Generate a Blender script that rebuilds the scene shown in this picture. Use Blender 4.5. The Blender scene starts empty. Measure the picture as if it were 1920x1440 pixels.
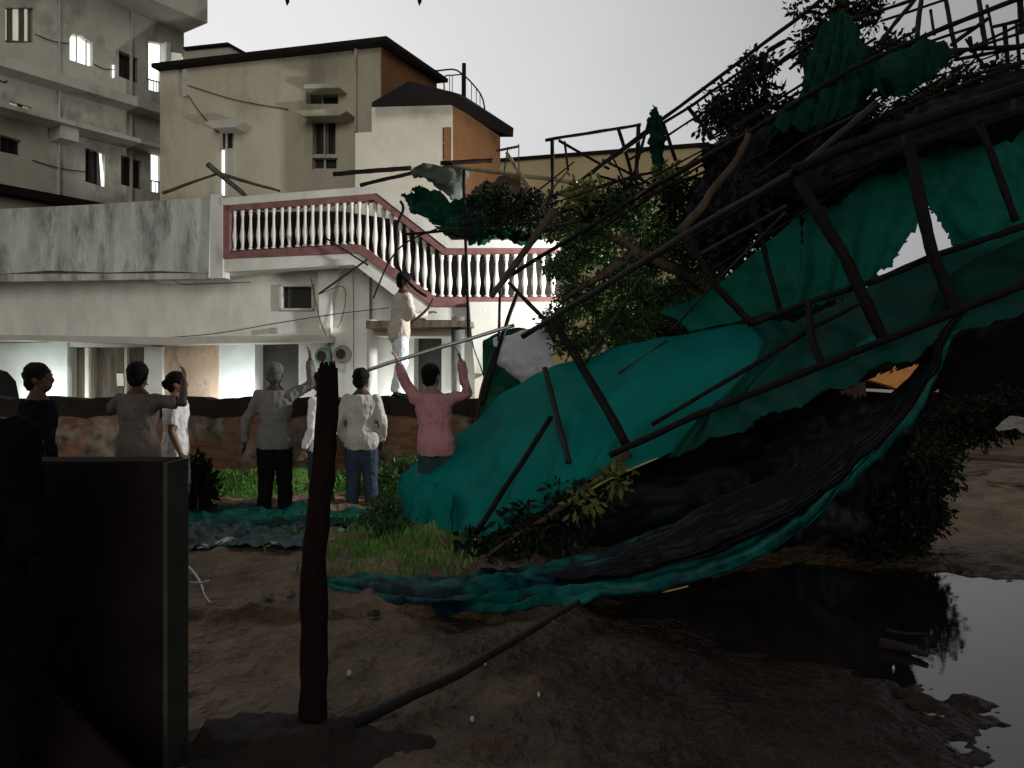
import bpy, math, random
import numpy as np
from mathutils import Vector, Matrix, noise as mn
from mathutils.geometry import tessellate_polygon
R = math.radians
random.seed(7); rt = random.Random(21); rng = np.random.default_rng(7)
S = bpy.context.scene
COL = S.collection

# ------------------------------------------------------------ camera, sky, light, exposure
F = 1500.0; H = 1.55
cam = bpy.data.objects.new('camera', bpy.data.cameras.new('camera')); COL.objects.link(cam)
cam.location = (0, 0, H); cam.rotation_euler = (R(90), 0, 0)
cam.data.sensor_width = 36; cam.data.lens = F/1920*36; cam.data.clip_end = 900; cam.data.clip_start = 0.05
S.camera = cam
S.view_settings.view_transform = 'Standard'; S.view_settings.look = 'None'
S.view_settings.exposure = 0.22; S.view_settings.gamma = 1

w = bpy.data.worlds.new('World'); S.world = w; w.use_nodes = True
nt = w.node_tree; nt.nodes.clear()
out = nt.nodes.new('ShaderNodeOutputWorld'); bg = nt.nodes.new('ShaderNodeBackground')
tc = nt.nodes.new('ShaderNodeTexCoord')
dot = nt.nodes.new('ShaderNodeVectorMath'); dot.operation = 'DOT_PRODUCT'
dot.inputs[1].default_value = Vector((-0.50, 0.86, 0.10)).normalized()
nt.links.new(tc.outputs['Generated'], dot.inputs[0])
rp = nt.nodes.new('ShaderNodeValToRGB')          # lamp-lit cloud: bright over the town ahead, dim overhead and behind
mp = nt.nodes.new('ShaderNodeMapRange'); mp.inputs[1].default_value = -1; mp.inputs[2].default_value = 1
nt.links.new(dot.outputs['Value'], mp.inputs[0]); nt.links.new(mp.outputs[0], rp.inputs[0])
cr = rp.color_ramp; cr.elements[0].position = 0.0; cr.elements[0].color = (.05, .048, .046, 1)
cr.elements[1].position = 1.0; cr.elements[1].color = (.74, .74, .725, 1)
for p, c in ((.35, (.075, .072, .07)), (.60, (.14, .14, .14)), (.80, (.35, .35, .355)), (.92, (.60, .605, .61))):
    e = cr.elements.new(p); e.color = (*c, 1)
nz = nt.nodes.new('ShaderNodeTexNoise'); nz.inputs['Scale'].default_value = 2.2; nz.inputs['Detail'].default_value = 3
nt.links.new(tc.outputs['Generated'], nz.inputs[0])
m2 = nt.nodes.new('ShaderNodeMapRange'); m2.inputs[3].default_value = .86; m2.inputs[4].default_value = 1.13
nt.links.new(nz.outputs[0], m2.inputs[0])
mu = nt.nodes.new('ShaderNodeVectorMath'); mu.operation = 'SCALE'
nt.links.new(rp.outputs[0], mu.inputs[0]); nt.links.new(m2.outputs[0], mu.inputs['Scale'])
# night-time sky light far below the cloud glow
sk = nt.nodes.new('ShaderNodeTexSky'); sk.sky_type = 'NISHITA'; sk.sun_disc = False
sk.sun_elevation = R(38); sk.sun_rotation = R(215)
sc_ = nt.nodes.new('ShaderNodeVectorMath'); sc_.operation = 'SCALE'; sc_.inputs['Scale'].default_value = 0.0012
nt.links.new(sk.outputs[0], sc_.inputs[0])
ad = nt.nodes.new('ShaderNodeVectorMath'); ad.operation = 'ADD'
nt.links.new(mu.outputs[0], ad.inputs[0]); nt.links.new(sc_.outputs[0], ad.inputs[1])
nt.links.new(ad.outputs[0], bg.inputs[0]); bg.inputs[1].default_value = 1.0
nt.links.new(bg.outputs[0], out.inputs[0])

sun = bpy.data.objects.new('sun', bpy.data.lights.new('sun', 'SUN')); COL.objects.link(sun)
sun.data.energy = 0.55; sun.data.angle = R(28); sun.data.color = (1, .95, .84)
sun.rotation_euler = Vector((-0.05, 0.97, -0.25)).to_track_quat('-Z', 'Y').to_euler()
def area(name, loc, tgt, size, power, col, spread=180):
    l = bpy.data.lights.new(name, 'AREA'); l.energy = power; l.size = size; l.color = col; l.spread = R(spread)
    o = bpy.data.objects.new(name, l); COL.objects.link(o); o.location = loc
    o.rotation_euler = (Vector(tgt)-Vector(loc)).to_track_quat('-Z', 'Y').to_euler(); return o
FLOOD = Vector((2.6, 9.9, 3.1))
area('floodlight_beam', FLOOD+Vector((-.1, .06, 0)), (-3.0, 12.6, 3.0), .3, 300, (1, .985, .93), 170)
PORCH1 = Vector((-4.6, 12.9, .95)); PORCH2 = Vector((-8.3, 13.75, .95)); PORCH3 = Vector((-1.9, 12.3, .95))
area('door_tube_light', tuple(PORCH3), tuple(PORCH3+Vector((.1,.5,.12))), .7, 14, (.93, 1, .98), 170)
area('porch_tube_light', tuple(PORCH1), tuple(PORCH1+Vector((.1,.5,.12))), .9, 19, (.93, 1, .98), 170)
area('gate_tube_light', tuple(PORCH2), tuple(PORCH2+Vector((.1,.5,.12))), .9, 19, (.9, 1, .98), 170)

# ------------------------------------------------------------ helpers
def at(px, py, Y): return Vector(((px-960)/F*Y, Y, H+(720-py)/F*Y))
def gnd(px, py):
    Y = F*H/(py-720); return Vector(((px-960)/F*Y, Y, 0))
BASE = {}
def tagp(o, label=None, cat=None, group=None, kind=None):
    for k, v in (('label', label), ('category', cat), ('group', group), ('kind', kind)):
        if v: o[k] = v
    return o
def thing(name, label, cat, loc, group=None):
    o = bpy.data.objects.new(name, None); COL.objects.link(o); o.location = loc
    o.empty_display_size = .1; BASE[o.name] = Vector(loc); return tagp(o, label, cat, group)
class MB:
    def __init__(s): s.v = []; s.f = []; s.mi = []
    def add(s, vs, fs):
        b = len(s.v); s.v += [Vector(v) for v in vs]; s.f += [tuple(b+i for i in f) for f in fs]; return s
    def box(s, c, sz, rz=0, rx=0):
        M = Matrix.Translation(Vector(c)) @ Matrix.Rotation(rz, 4, 'Z') @ Matrix.Rotation(rx, 4, 'X')
        x, y, z = sz[0]/2, sz[1]/2, sz[2]/2
        vs = [M @ Vector(p) for p in ((-x,-y,-z),(x,-y,-z),(x,y,-z),(-x,y,-z),(-x,-y,z),(x,-y,z),(x,y,z),(-x,y,z))]
        return s.add(vs, [(0,3,2,1),(4,5,6,7),(0,1,5,4),(1,2,6,5),(2,3,7,6),(3,0,4,7)])
    def tube(s, pts, rad, seg=8, cap=True, sq=1.0):
        pts = [Vector(p) for p in pts]; n = len(pts)
        if not hasattr(rad, '__len__'): rad = [rad]*n
        b = len(s.v); up = None
        for i, p in enumerate(pts):
            t = (pts[min(i+1, n-1)]-pts[max(i-1, 0)])
            if t.length < 1e-9: t = Vector((0, 0, 1))
            t.normalize()
            if up is None: up = t.orthogonal().normalized()
            else:
                up = up-t*up.dot(t)
                up = up.normalized() if up.length > 1e-6 else t.orthogonal().normalized()
            sd = t.cross(up)
            for k in range(seg):
                a = 2*math.pi*k/seg
                s.v.append(p+(up*math.cos(a)+sd*math.sin(a)*sq)*rad[i])
        for i in range(n-1):
            for k in range(seg):
                k2 = (k+1) % seg
                s.f.append((b+i*seg+k, b+i*seg+k2, b+(i+1)*seg+k2, b+(i+1)*seg+k))
        if cap:
            s.f.append(tuple(b+k for k in reversed(range(seg)))); s.f.append(tuple(b+(n-1)*seg+k for k in range(seg)))
        return s
    def ell(s, c, r, seg=14, rings=9, M=None):
        c = Vector(c); b = len(s.v)
        if not hasattr(r, '__len__'): r = (r, r, r)
        pts = []
        for i in range(rings+1):
            th = math.pi*i/rings
            for k in range(seg):
                a = 2*math.pi*k/seg
                q = Vector((r[0]*math.sin(th)*math.cos(a), r[1]*math.sin(th)*math.sin(a), r[2]*math.cos(th)))
                if M: q = M @ q
                s.v.append(c+q)
        for i in range(rings):
            for k in range(seg):
                k2 = (k+1) % seg
                s.f.append((b+i*seg+k, b+(i+1)*seg+k, b+(i+1)*seg+k2, b+i*seg+k2))
        return s
    def loft(s, secs):      # secs: list of rings, each a list of points
        b = len(s.v); n = len(secs[0])
        for r_ in secs: s.v += [Vector(p) for p in r_]
        for i in range(len(secs)-1):
            for k in range(n):
                k2 = (k+1) % n
                s.f.append((b+i*n+k, b+i*n+k2, b+(i+1)*n+k2, b+(i+1)*n+k))
        s.f.append(tuple(b+k for k in reversed(range(n)))); s.f.append(tuple(b+(len(secs)-1)*n+k for k in range(n)))
        return s
    def build(s, name, mat, parent=None, smooth=False, label=None, cat=None, group=None, kind=None, loc=None, mods=None, bevel=0):
        if parent is not None: base = BASE[parent.name]
        elif loc is not None: base = Vector(loc)
        elif kind == 'structure' or not s.v: base = Vector((0, 0, 0))
        else:
            xs = [v.x for v in s.v]; ys = [v.y for v in s.v]; zs = [v.z for v in s.v]
            base = Vector(((min(xs)+max(xs))/2, (min(ys)+max(ys))/2, min(zs)))
        me = bpy.data.meshes.new(name); me.from_pydata([v-base for v in s.v], [], s.f); me.validate(); me.update()
        if smooth: me.polygons.foreach_set('use_smooth', [True]*len(me.polygons))
        o = bpy.data.objects.new(name, me); COL.objects.link(o)
        if mods or bevel:
            if bevel:
                m = o.modifiers.new('b', 'BEVEL'); m.width = bevel; m.segments = 2; m.limit_method = 'ANGLE'
            for f in (mods or []): f(o)
            dg = bpy.context.evaluated_depsgraph_get(); dg.update()
            me2 = bpy.data.meshes.new_from_object(o.evaluated_get(dg)); o.modifiers.clear(); o.data = me2
            bpy.data.meshes.remove(me); me = me2; me.name = name
            if smooth: me.polygons.foreach_set('use_smooth', [True]*len(me.polygons))
        me.materials.clear(); me.materials.append(mat)
        if parent is not None: o.parent = parent
        else: o.location = base
        BASE[o.name] = base
        return tagp(o, label, cat, group, kind)

def mat(name, c1, c2=None, rough=.8, sc=6, bump=.0, bsc=40, metal=0, spec=.4, streak=1, c3=None, s3=1.5, t3=.55, trans=0, emit=0, detail=5, rvar=.1):
    m = bpy.data.materials.new(name); m.use_nodes = True; t = m.node_tree; N = t.nodes; L = t.links
    p = N['Principled BSDF']; c2 = c2 or tuple(min(1, x*1.35) for x in c1)
    co = N.new('ShaderNodeTexCoord'); ma = N.new('ShaderNodeMapping'); L.new(co.outputs['Object'], ma.inputs[0])
    ma.inputs['Scale'].default_value = (1, 1, 1/streak)
    n = N.new('ShaderNodeTexNoise'); n.inputs['Scale'].default_value = sc; n.inputs['Detail'].default_value = detail; n.inputs['Roughness'].default_value = .62
    L.new(ma.outputs[0], n.inputs[0])
    r = N.new('ShaderNodeValToRGB'); r.color_ramp.elements[0].position = .35; r.color_ramp.elements[1].position = .68
    r.color_ramp.elements[0].color = (*c1, 1); r.color_ramp.elements[1].color = (*c2, 1); L.new(n.outputs[0], r.inputs[0])
    col = r.outputs[0]
    if c3:
        n3 = N.new('ShaderNodeTexNoise'); n3.inputs['Scale'].default_value = s3; n3.inputs['Detail'].default_value = 7; n3.inputs['Roughness'].default_value = .7
        L.new(ma.outputs[0], n3.inputs[0])
        r3 = N.new('ShaderNodeValToRGB'); r3.color_ramp.elements[0].position = t3-.06; r3.color_ramp.elements[1].position = t3+.12; L.new(n3.outputs[0], r3.inputs[0])
        mx = N.new('ShaderNodeMix'); mx.data_type = 'RGBA'; L.new(r3.outputs[0], mx.inputs[0]); L.new(col, mx.inputs[6]); mx.inputs[7].default_value = (*c3, 1)
        col = mx.outputs[2]
    L.new(col, p.inputs['Base Color'])
    p.inputs['Metallic'].default_value = metal; p.inputs['Specular IOR Level'].default_value = spec
    mr = N.new('ShaderNodeMapRange'); mr.inputs[3].default_value = max(0, rough-rvar); mr.inputs[4].default_value = min(1, rough+rvar)
    L.new(n.outputs[0], mr.inputs[0]); L.new(mr.outputs[0], p.inputs['Roughness'])
    if bump:
        nb = N.new('ShaderNodeTexNoise'); nb.inputs['Scale'].default_value = bsc; nb.inputs['Detail'].default_value = 4
        L.new(ma.outputs[0], nb.inputs[0])
        b = N.new('ShaderNodeBump'); b.inputs['Strength'].default_value = bump; b.inputs['Distance'].default_value = .02
        L.new(nb.outputs[0], b.inputs['Height']); L.new(b.outputs[0], p.inputs['Normal'])
    if trans:
        o = N['Material Output']; tr = N.new('ShaderNodeBsdfTranslucent'); L.new(col, tr.inputs[0])
        ms = N.new('ShaderNodeMixShader'); ms.inputs[0].default_value = trans
        L.new(p.outputs[0], ms.inputs[1]); L.new(tr.outputs[0], ms.inputs[2]); L.new(ms.outputs[0], o.inputs[0])
    if emit:
        p.inputs['Emission Color'].default_value = (*c1, 1); p.inputs['Emission Strength'].default_value = emit
    return m
M = {
 'white': mat('white_paint', (.60,.60,.56), (.76,.76,.72), .75, 3, .15, 60, c3=(.36,.36,.32), s3=1.3, t3=.60, streak=2.5),
 'plaster': mat('grey_plaster', (.46,.45,.40), (.56,.55,.49), .85, 2, .1, 60, c3=(.36,.35,.31), s3=.9, t3=.6),
 'stained': mat('stained_concrete', (.34,.36,.34), (.66,.70,.67), .85, 2.2, .4, 30, c3=(.14,.145,.14), s3=2.6, t3=.55, streak=3.2),
 'maroon': mat('maroon_paint', (.17,.075,.075), (.27,.13,.125), .75, 6, .2, 50, c3=(.34,.25,.23), s3=4, t3=.66),
 'cream': mat('cream_wall', (.48,.445,.35), (.58,.54,.44), .85, 1.2, .1, 50, c3=(.27,.245,.19), s3=.45, t3=.56, streak=1.8),
 'cream_lt': mat('pale_wall', (.62,.59,.50), (.72,.69,.60), .85, 1.2, .1, 50, c3=(.5,.46,.40), s3=.8, t3=.6),
 'orange': mat('orange_wall', (.28,.13,.055), (.35,.18,.08), .85, 1.5, .1, 50, c3=(.19,.085,.04), s3=.8, t3=.58),
 'oldwall': mat('old_grey_wall', (.42,.41,.36), (.56,.545,.48), .9, 1.0, .15, 40, c3=(.20,.19,.16), s3=.7, t3=.55, streak=1.6),
 'roof': mat('dark_roof', (.010,.008,.008), (.02,.014,.012), .9, 4, .2, 40, spec=.15),
 'yellow': mat('ochre_wall', (.46,.37,.20), (.55,.45,.26), .85, 1, .1),
 'dark': mat('dark_interior', (.018,.016,.013), (.035,.03,.025), .6, 5),
 'glass': mat('dark_glass', (.02,.022,.018), (.035,.035,.03), .15, 3, spec=.6),
 'frame': mat('window_frame', (.45,.45,.42), (.55,.55,.52), .6, 8),
 'wood': mat('weathered_wood', (.07,.055,.04), (.15,.12,.09), .85, 10, .5, 60, streak=6),
 'bamboo': mat('bamboo', (.17,.14,.075), (.30,.25,.14), .6, 8, .3, 50, streak=5),
 'steel': mat('rusty_steel', (.005,.004,.004), (.012,.009,.008), .6, 12, .5, 90, c3=(.035,.018,.011), s3=7, t3=.62, spec=.12),
 'steel2': mat('wet_steel', (.008,.007,.0065), (.022,.018,.016), .5, 14, .5, 90, spec=.3),
 'grey_metal': mat('grey_metal', (.30,.32,.32), (.42,.44,.44), .35, 6, .1, metal=.8),
 'bark': mat('bark', (.04,.028,.018), (.10,.07,.045), .9, 9, .8, 40, streak=4),
 'stump': mat('dark_bark', (.008,.0045,.004), (.016,.009,.008), .95, 9, .9, 30, streak=4, spec=.06),
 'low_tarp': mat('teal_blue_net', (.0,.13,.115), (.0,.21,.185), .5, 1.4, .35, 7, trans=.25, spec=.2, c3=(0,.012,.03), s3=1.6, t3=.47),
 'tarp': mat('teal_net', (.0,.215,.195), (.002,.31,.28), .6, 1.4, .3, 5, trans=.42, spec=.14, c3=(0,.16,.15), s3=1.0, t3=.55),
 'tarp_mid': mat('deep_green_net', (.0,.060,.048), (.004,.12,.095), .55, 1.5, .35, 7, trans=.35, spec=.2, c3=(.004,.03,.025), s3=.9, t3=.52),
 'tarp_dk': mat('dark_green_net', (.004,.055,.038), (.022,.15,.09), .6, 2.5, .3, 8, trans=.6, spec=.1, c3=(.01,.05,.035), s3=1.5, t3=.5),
 'tarp_up': mat('green_net', (.004,.19,.15), (.03,.32,.26), .6, 1.8, .3, 6, trans=.62, spec=.1, c3=(.01,.09,.06), s3=1.0, t3=.56),
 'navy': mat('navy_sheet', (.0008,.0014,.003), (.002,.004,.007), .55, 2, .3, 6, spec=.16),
 'hem': mat('yellow_hem', (.40,.33,.10), (.55,.45,.2), .6, 9),
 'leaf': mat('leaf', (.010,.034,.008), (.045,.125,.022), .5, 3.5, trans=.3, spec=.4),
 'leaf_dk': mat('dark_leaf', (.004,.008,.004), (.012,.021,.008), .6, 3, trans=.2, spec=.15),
 'leaf_lt': mat('lime_leaf', (.08,.11,.02), (.17,.20,.045), .5, 3, trans=.3),
 'grass': mat('grass', (.06,.18,.03), (.16,.32,.06), .7, 2.0, trans=.2),
 'skin': mat('skin', (.20,.115,.075), (.27,.16,.11), .55, 8),
 'skin_dk': mat('dark_skin', (.045,.026,.018), (.08,.046,.03), .6, 8, spec=.2),
 'hair': mat('black_hair', (.004,.003,.003), (.009,.008,.007), .7, 30, .5, 200, spec=.08),
 'hair_grey': mat('grey_hair', (.04,.038,.036), (.12,.115,.11), .6, 30, .5, 200),
 'sh_grey': mat('grey_shirt', (.11,.108,.105), (.18,.176,.172), .9, 4, .5, 14),
 'sh_white': mat('pale_shirt', (.36,.345,.32), (.50,.48,.45), .9, 5, .5, 14),
 'sh_bright': mat('white_cloth', (.74,.74,.75), (.84,.84,.85), .9, 5, .4, 14),
 'sh_pink': mat('pink_shirt', (.36,.16,.18), (.47,.24,.26), .9, 5, .5, 14),
 'sh_beige': mat('beige_shirt', (.42,.37,.32), (.52,.47,.41), .9, 5, .5, 14),
 'sh_dark': mat('black_shirt', (.003,.003,.005), (.007,.007,.010), .95, 5, .5, 14, spec=.03),
 'sh_brown': mat('brown_grey_shirt', (.075,.062,.055), (.125,.105,.095), .9, 5, .5, 14),
 'tr_black': mat('black_trousers', (.004,.004,.005), (.009,.009,.011), .95, 5, .4, 14, spec=.05),
 'tr_jean': mat('blue_jeans', (.015,.028,.055), (.035,.055,.095), .9, 5, .4, 20),
 'tr_teal': mat('teal_trousers', (.012,.035,.04), (.02,.055,.06), .9, 5, .4, 14),
 'tr_white': mat('white_trousers', (.62,.68,.74), (.74,.79,.84), .9, 5, .4, 14),
 'eye': mat('eye', (.03,.02,.015), (.05,.04,.03), .2, 8),
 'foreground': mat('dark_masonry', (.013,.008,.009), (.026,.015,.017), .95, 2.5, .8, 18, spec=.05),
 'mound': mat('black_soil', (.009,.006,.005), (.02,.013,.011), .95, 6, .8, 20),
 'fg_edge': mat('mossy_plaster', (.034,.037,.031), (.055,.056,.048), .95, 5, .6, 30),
 'plastic': mat('white_plastic', (.50,.51,.56), (.62,.63,.68), .5, 3, .3, 10, trans=.15),
 'debris': mat('pale_debris', (.40,.42,.42), (.6,.62,.6), .5, 20),
 'blue': mat('blue_sheet', (.002,.010,.016), (.01,.09,.09), .4, 3, .5, 10, c3=(.16,.22,.22), s3=3.2, t3=.70, spec=.3, streak=1),
 'rag': mat('grey_green_rag', (.06,.08,.065), (.14,.165,.14), .8, 4, .5, 10, trans=.3),
 'poster': mat('tan_board', (.46,.33,.24), (.60,.46,.36), .8, 2.5, .1, c3=(.12,.08,.035), s3=2.6, t3=.56, streak=2.5),
 'meter': mat('meter_grey', (.20,.19,.18), (.32,.31,.29), .5, 5),
 'meter_green': mat('meter_green', (.13,.22,.18), (.22,.33,.28), .4, 5),
 'sil': mat('ground_floor_white', (.60,.64,.62), (.74,.78,.76), .7, 2, c3=(.5,.53,.50), s3=1, t3=.6),
 'rust_orange': mat('orange_shack', (.60,.25,.06), (.75,.36,.12), .8, 5),
 'lit': mat('lit_window', (.95,1.0,.97), (1,1,1), .5, emit=1.6),
 'lamp': mat('lamp_face', (1.0,.98,.92), (1,1,1), .5, emit=12),
 'lit_dim': mat('lit_room', (.72,.72,.62), (.8,.8,.7), .5, emit=.35),
}
# brick material
def brick_mat():
    m = mat('old_brick', (.16,.08,.045), (.27,.145,.085), .9, 3, 0)
    t = m.node_tree; N = t.nodes; L = t.links; p = N['Principled BSDF']
    co = N['Texture Coordinate']; b = N.new('ShaderNodeTexBrick'); b.inputs['Scale'].default_value = 1
    b.inputs['Brick Width'].default_value = .23; b.inputs['Row Height'].default_value = .082; b.inputs['Mortar Size'].default_value = .010
    b.inputs['Color1'].default_value = (.30,.125,.06,1); b.inputs['Color2'].default_value = (.13,.06,.035,1); b.inputs['Mortar'].default_value = (.17,.13,.10,1)
    mp = N.new('ShaderNodeMapping'); mp.inputs['Rotation'].default_value = (R(90), 0, 0)
    dn = N.new('ShaderNodeTexNoise'); dn.inputs['Scale'].default_value = 3; L.new(co.outputs['Object'], dn.inputs[0])
    av = N.new('ShaderNodeVectorMath'); av.operation = 'MULTIPLY_ADD'; av.inputs[1].default_value = (.05,.05,.05)
    L.new(dn.outputs['Color'], av.inputs[0]); L.new(co.outputs['Object'], av.inputs[2]); L.new(av.outputs[0], mp.inputs[0]); L.new(mp.outputs[0], b.inputs[0])
    n = N.new('ShaderNodeTexNoise'); n.inputs['Scale'].default_value = 1.3; n.inputs['Detail'].default_value = 7; L.new(co.outputs['Object'], n.inputs[0])
    r = N.new('ShaderNodeValToRGB'); r.color_ramp.elements[0].position = .48; r.color_ramp.elements[1].position = .54; L.new(n.outputs[0], r.inputs[0])
    n2 = N.new('ShaderNodeTexNoise'); n2.inputs['Scale'].default_value = 6; n2.inputs['Detail'].default_value = 6; L.new(co.outputs['Object'], n2.inputs[0])
    r2 = N.new('ShaderNodeValToRGB'); r2.color_ramp.elements[0].color = (.04,.032,.025,1); r2.color_ramp.elements[1].color = (.34,.28,.22,1)
    r2.color_ramp.elements[0].position = .35; r2.color_ramp.elements[1].position = .7; L.new(n2.outputs[0], r2.inputs[0])
    mx = N.new('ShaderNodeMix'); mx.data_type = 'RGBA'; L.new(r.outputs[0], mx.inputs[0]); L.new(b.outputs['Color'], mx.inputs[6]); L.new(r2.outputs[0], mx.inputs[7])
    L.new(mx.outputs[2], p.inputs['Base Color'])
    bp = N.new('ShaderNodeBump'); bp.inputs['Strength'].default_value = .8; bp.inputs['Distance'].default_value = .02
    L.new(n2.outputs[0], bp.inputs['Height'])
    bp2 = N.new('ShaderNodeBump'); bp2.inputs['Strength'].default_value = .6; bp2.inputs['Distance'].default_value = -.02
    L.new(b.outputs['Fac'], bp2.inputs['Height']); L.new(bp.outputs[0], bp2.inputs['Normal']); L.new(bp2.outputs[0], p.inputs['Normal'])
    return m
M['brick'] = brick_mat()
M['night'] = mat('dark_far_wall', (.004,.003,.004), (.007,.005,.007), .95, 3, spec=.02)

class Plane:
    """vertical plane; p0=(X,Y) on it, d=(dx,dy) along it (rightwards), back normal points away from the viewer"""
    def __init__(s, p0, p1):
        s.p = Vector((p0[0], p0[1])); s.d = (Vector((p1[0], p1[1]))-s.p).normalized()
        n = Vector((-s.d.y, s.d.x)); s.n = n if n.y > 0 or (abs(n.y) < 1e-6) else -n
    def pt(s, px, py, off=0):
        a = (px-960)/F; q = s.p+s.n*off
        Y = (q.x*s.n.x+q.y*s.n.y)/(a*s.n.x+s.n.y)
        return at(px, py, Y)
    def prism(s, mb, poly, off=0, th=.2, holes=()):
        loops = [[s.pt(x, y, off) for x, y in poly]]+[[s.pt(x, y, off) for x, y in h] for h in holes]
        n3 = Vector((s.n.x, s.n.y, 0))*th
        two = [[Vector((p.x*s.d.x+p.y*s.d.y, p.z, 0)) for p in l] for l in loops]
        tri = tessellate_polygon(two); b = len(mb.v); flat = [p for l in loops for p in l]; k = len(flat)
        mb.v += flat; mb.v += [p+n3 for p in flat]
        for t in tri:
            mb.f.append((b+t[0], b+t[1], b+t[2])); mb.f.append((b+k+t[2], b+k+t[1], b+k+t[0]))
        i = 0
        for l in loops:
            m = len(l)
            for j in range(m):
                j2 = (j+1) % m; mb.f.append((b+i+j, b+i+j2, b+k+i+j2, b+k+i+j))
            i += m
        return mb
def fixn(o_):   # consistent outward normals
    import bmesh
    bm = bmesh.new(); bm.from_mesh(o_.data); bmesh.ops.recalc_face_normals(bm, faces=bm.faces); bm.to_mesh(o_.data); bm.free(); return o_
def rect(x0, y0, x1, y1): return [(x0,y0),(x1,y0),(x1,y1),(x0,y1)]
def pris(pl, poly, off, th, holes=()): return pl.prism(MB(), poly, off, th, holes)
def crn(P, n):
    P = [Vector(p) for p in P]; o = []; m = len(P)-1
    for i in range(n):
        t = i/(n-1)*m; k = min(int(t), m-1); u = t-k
        a, b, c, d = P[max(k-1, 0)], P[k], P[k+1], P[min(k+2, m)]
        o.append(.5*((2*b)+(c-a)*u+(2*a-5*b+4*c-d)*u*u+(3*b-a-3*c+d)*u**3))
    return o
def fbm(p, o=4, s=1.0): return mn.fractal(Vector(p)*s, .6, 2.0, o)

# ------------------------------------------------------------ ground and water
basin = np.array([(.75,5.9),(.85,5.3),(1.2,4.9),(1.5,4.5),(1.9,4.15),(2.30,3.98),(2.25,3.75),(1.95,3.5),(1.6,3.0),(2,2.2),(9,2.2),(9.5,5.6),(6,6.3),(3.9,6.2),(3.3,6.6),(2.4,6.9),(1.2,6.4)])
def sdist(X, Y, poly):
    d = np.full(X.shape, 1e9); inside = np.zeros(X.shape, bool); n = len(poly)
    for i in range(n):
        a = poly[i]; b = poly[(i+1) % n]; e = b-a
        t = np.clip(((X-a[0])*e[0]+(Y-a[1])*e[1])/(e@e), 0, 1)
        d = np.minimum(d, np.hypot(X-a[0]-t*e[0], Y-a[1]-t*e[1]))
        c = ((a[1] > Y) != (b[1] > Y)) & (X < (b[0]-a[0])*(Y-a[1])/(b[1]-a[1]+1e-12)+a[0]); inside ^= c
    return np.where(inside, -d, d)
def vnoise(X, Y, sc, seed):
    r = np.random.default_rng(seed); G = r.random((256, 256)); x = X*sc+500; y = Y*sc+500
    xi = np.floor(x).astype(int); yi = np.floor(y).astype(int); u = x-xi; v = y-yi; u = u*u*(3-2*u); v = v*v*(3-2*v)
    g = lambda i, j: G[(xi+i) % 256, (yi+j) % 256]
    return (g(0,0)*(1-u)*(1-v)+g(1,0)*u*(1-v)+g(0,1)*(1-u)*v+g(1,1)*u*v)-.5
xs = np.concatenate([np.linspace(-300,-14,14), np.linspace(-13,-4.2,60), np.linspace(-4,7,340), np.linspace(7.2,14,40), np.linspace(16,300,14)])
ys = np.concatenate([np.linspace(-60,1,6), np.linspace(1.6,2.6,12), np.linspace(2.64,7.2,190), np.linspace(7.25,13,110), np.linspace(14,40,20), np.linspace(50,500,12)])
X, Y = np.meshgrid(xs, ys)
sd = sdist(X, Y, basin)
n1 = vnoise(X,Y,1.1,1); n2_ = vnoise(X,Y,3.1,2); n3_ = vnoise(X,Y,8.5,3); n4 = vnoise(X,Y,21,4)
edge = sd+.34*n2_+.30*n3_+.16*n4+.06*vnoise(X,Y,45,9)
n5 = vnoise(X,Y,5.2,6)
rel = .06+.06*n1+.065*n2_+.05*n5+.045*n3_+.018*n4
step = .09*np.clip((Y-5.15-.5*n1-.15*n3_)/.06, 0, 1)*(X < .6)         # low ledge of mud
hgt = np.where(edge > 0, np.minimum(.004+edge*.12, np.maximum(rel, .008)+0*edge), np.maximum(edge*.3, -.06))
hgt = np.where((edge > .3), hgt+step*np.clip((edge-.3)*2, 0, 1), hgt)
gy = np.clip((Y-8.4)/1.3, 0, 1)*np.clip((9.9-Y)/.05, 0, 1)*(X < 1)*.10
hgt = hgt+gy
fade = np.clip((14-np.abs(Y))/2, 0, 1); hgt = np.where(fade <= 0, .02, hgt)
vs = np.stack([X.ravel(), Y.ravel(), hgt.ravel()], 1); nx, ny = len(xs), len(ys)
ii = np.arange(nx*ny).reshape(ny, nx)
fs = np.stack([ii[:-1,:-1].ravel(), ii[:-1,1:].ravel(), ii[1:,1:].ravel(), ii[1:,:-1].ravel()], 1)
me = bpy.data.meshes.new('ground'); me.from_pydata(vs.tolist(), [], fs.tolist()); me.update()
me.polygons.foreach_set('use_smooth', [True]*len(me.polygons))
g = bpy.data.objects.new('ground', me); COL.objects.link(g); tagp(g, 'wet brown mud, rutted and trampled, round the puddle', 'ground', kind='structure')
M['mud'] = mat('mud', (.095,.060,.037), (.31,.222,.148), .62, 1.6, 1.0, 17, c3=(.10,.085,.045), s3=1.1, t3=.58, rvar=.3, detail=10, spec=.18)
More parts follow.
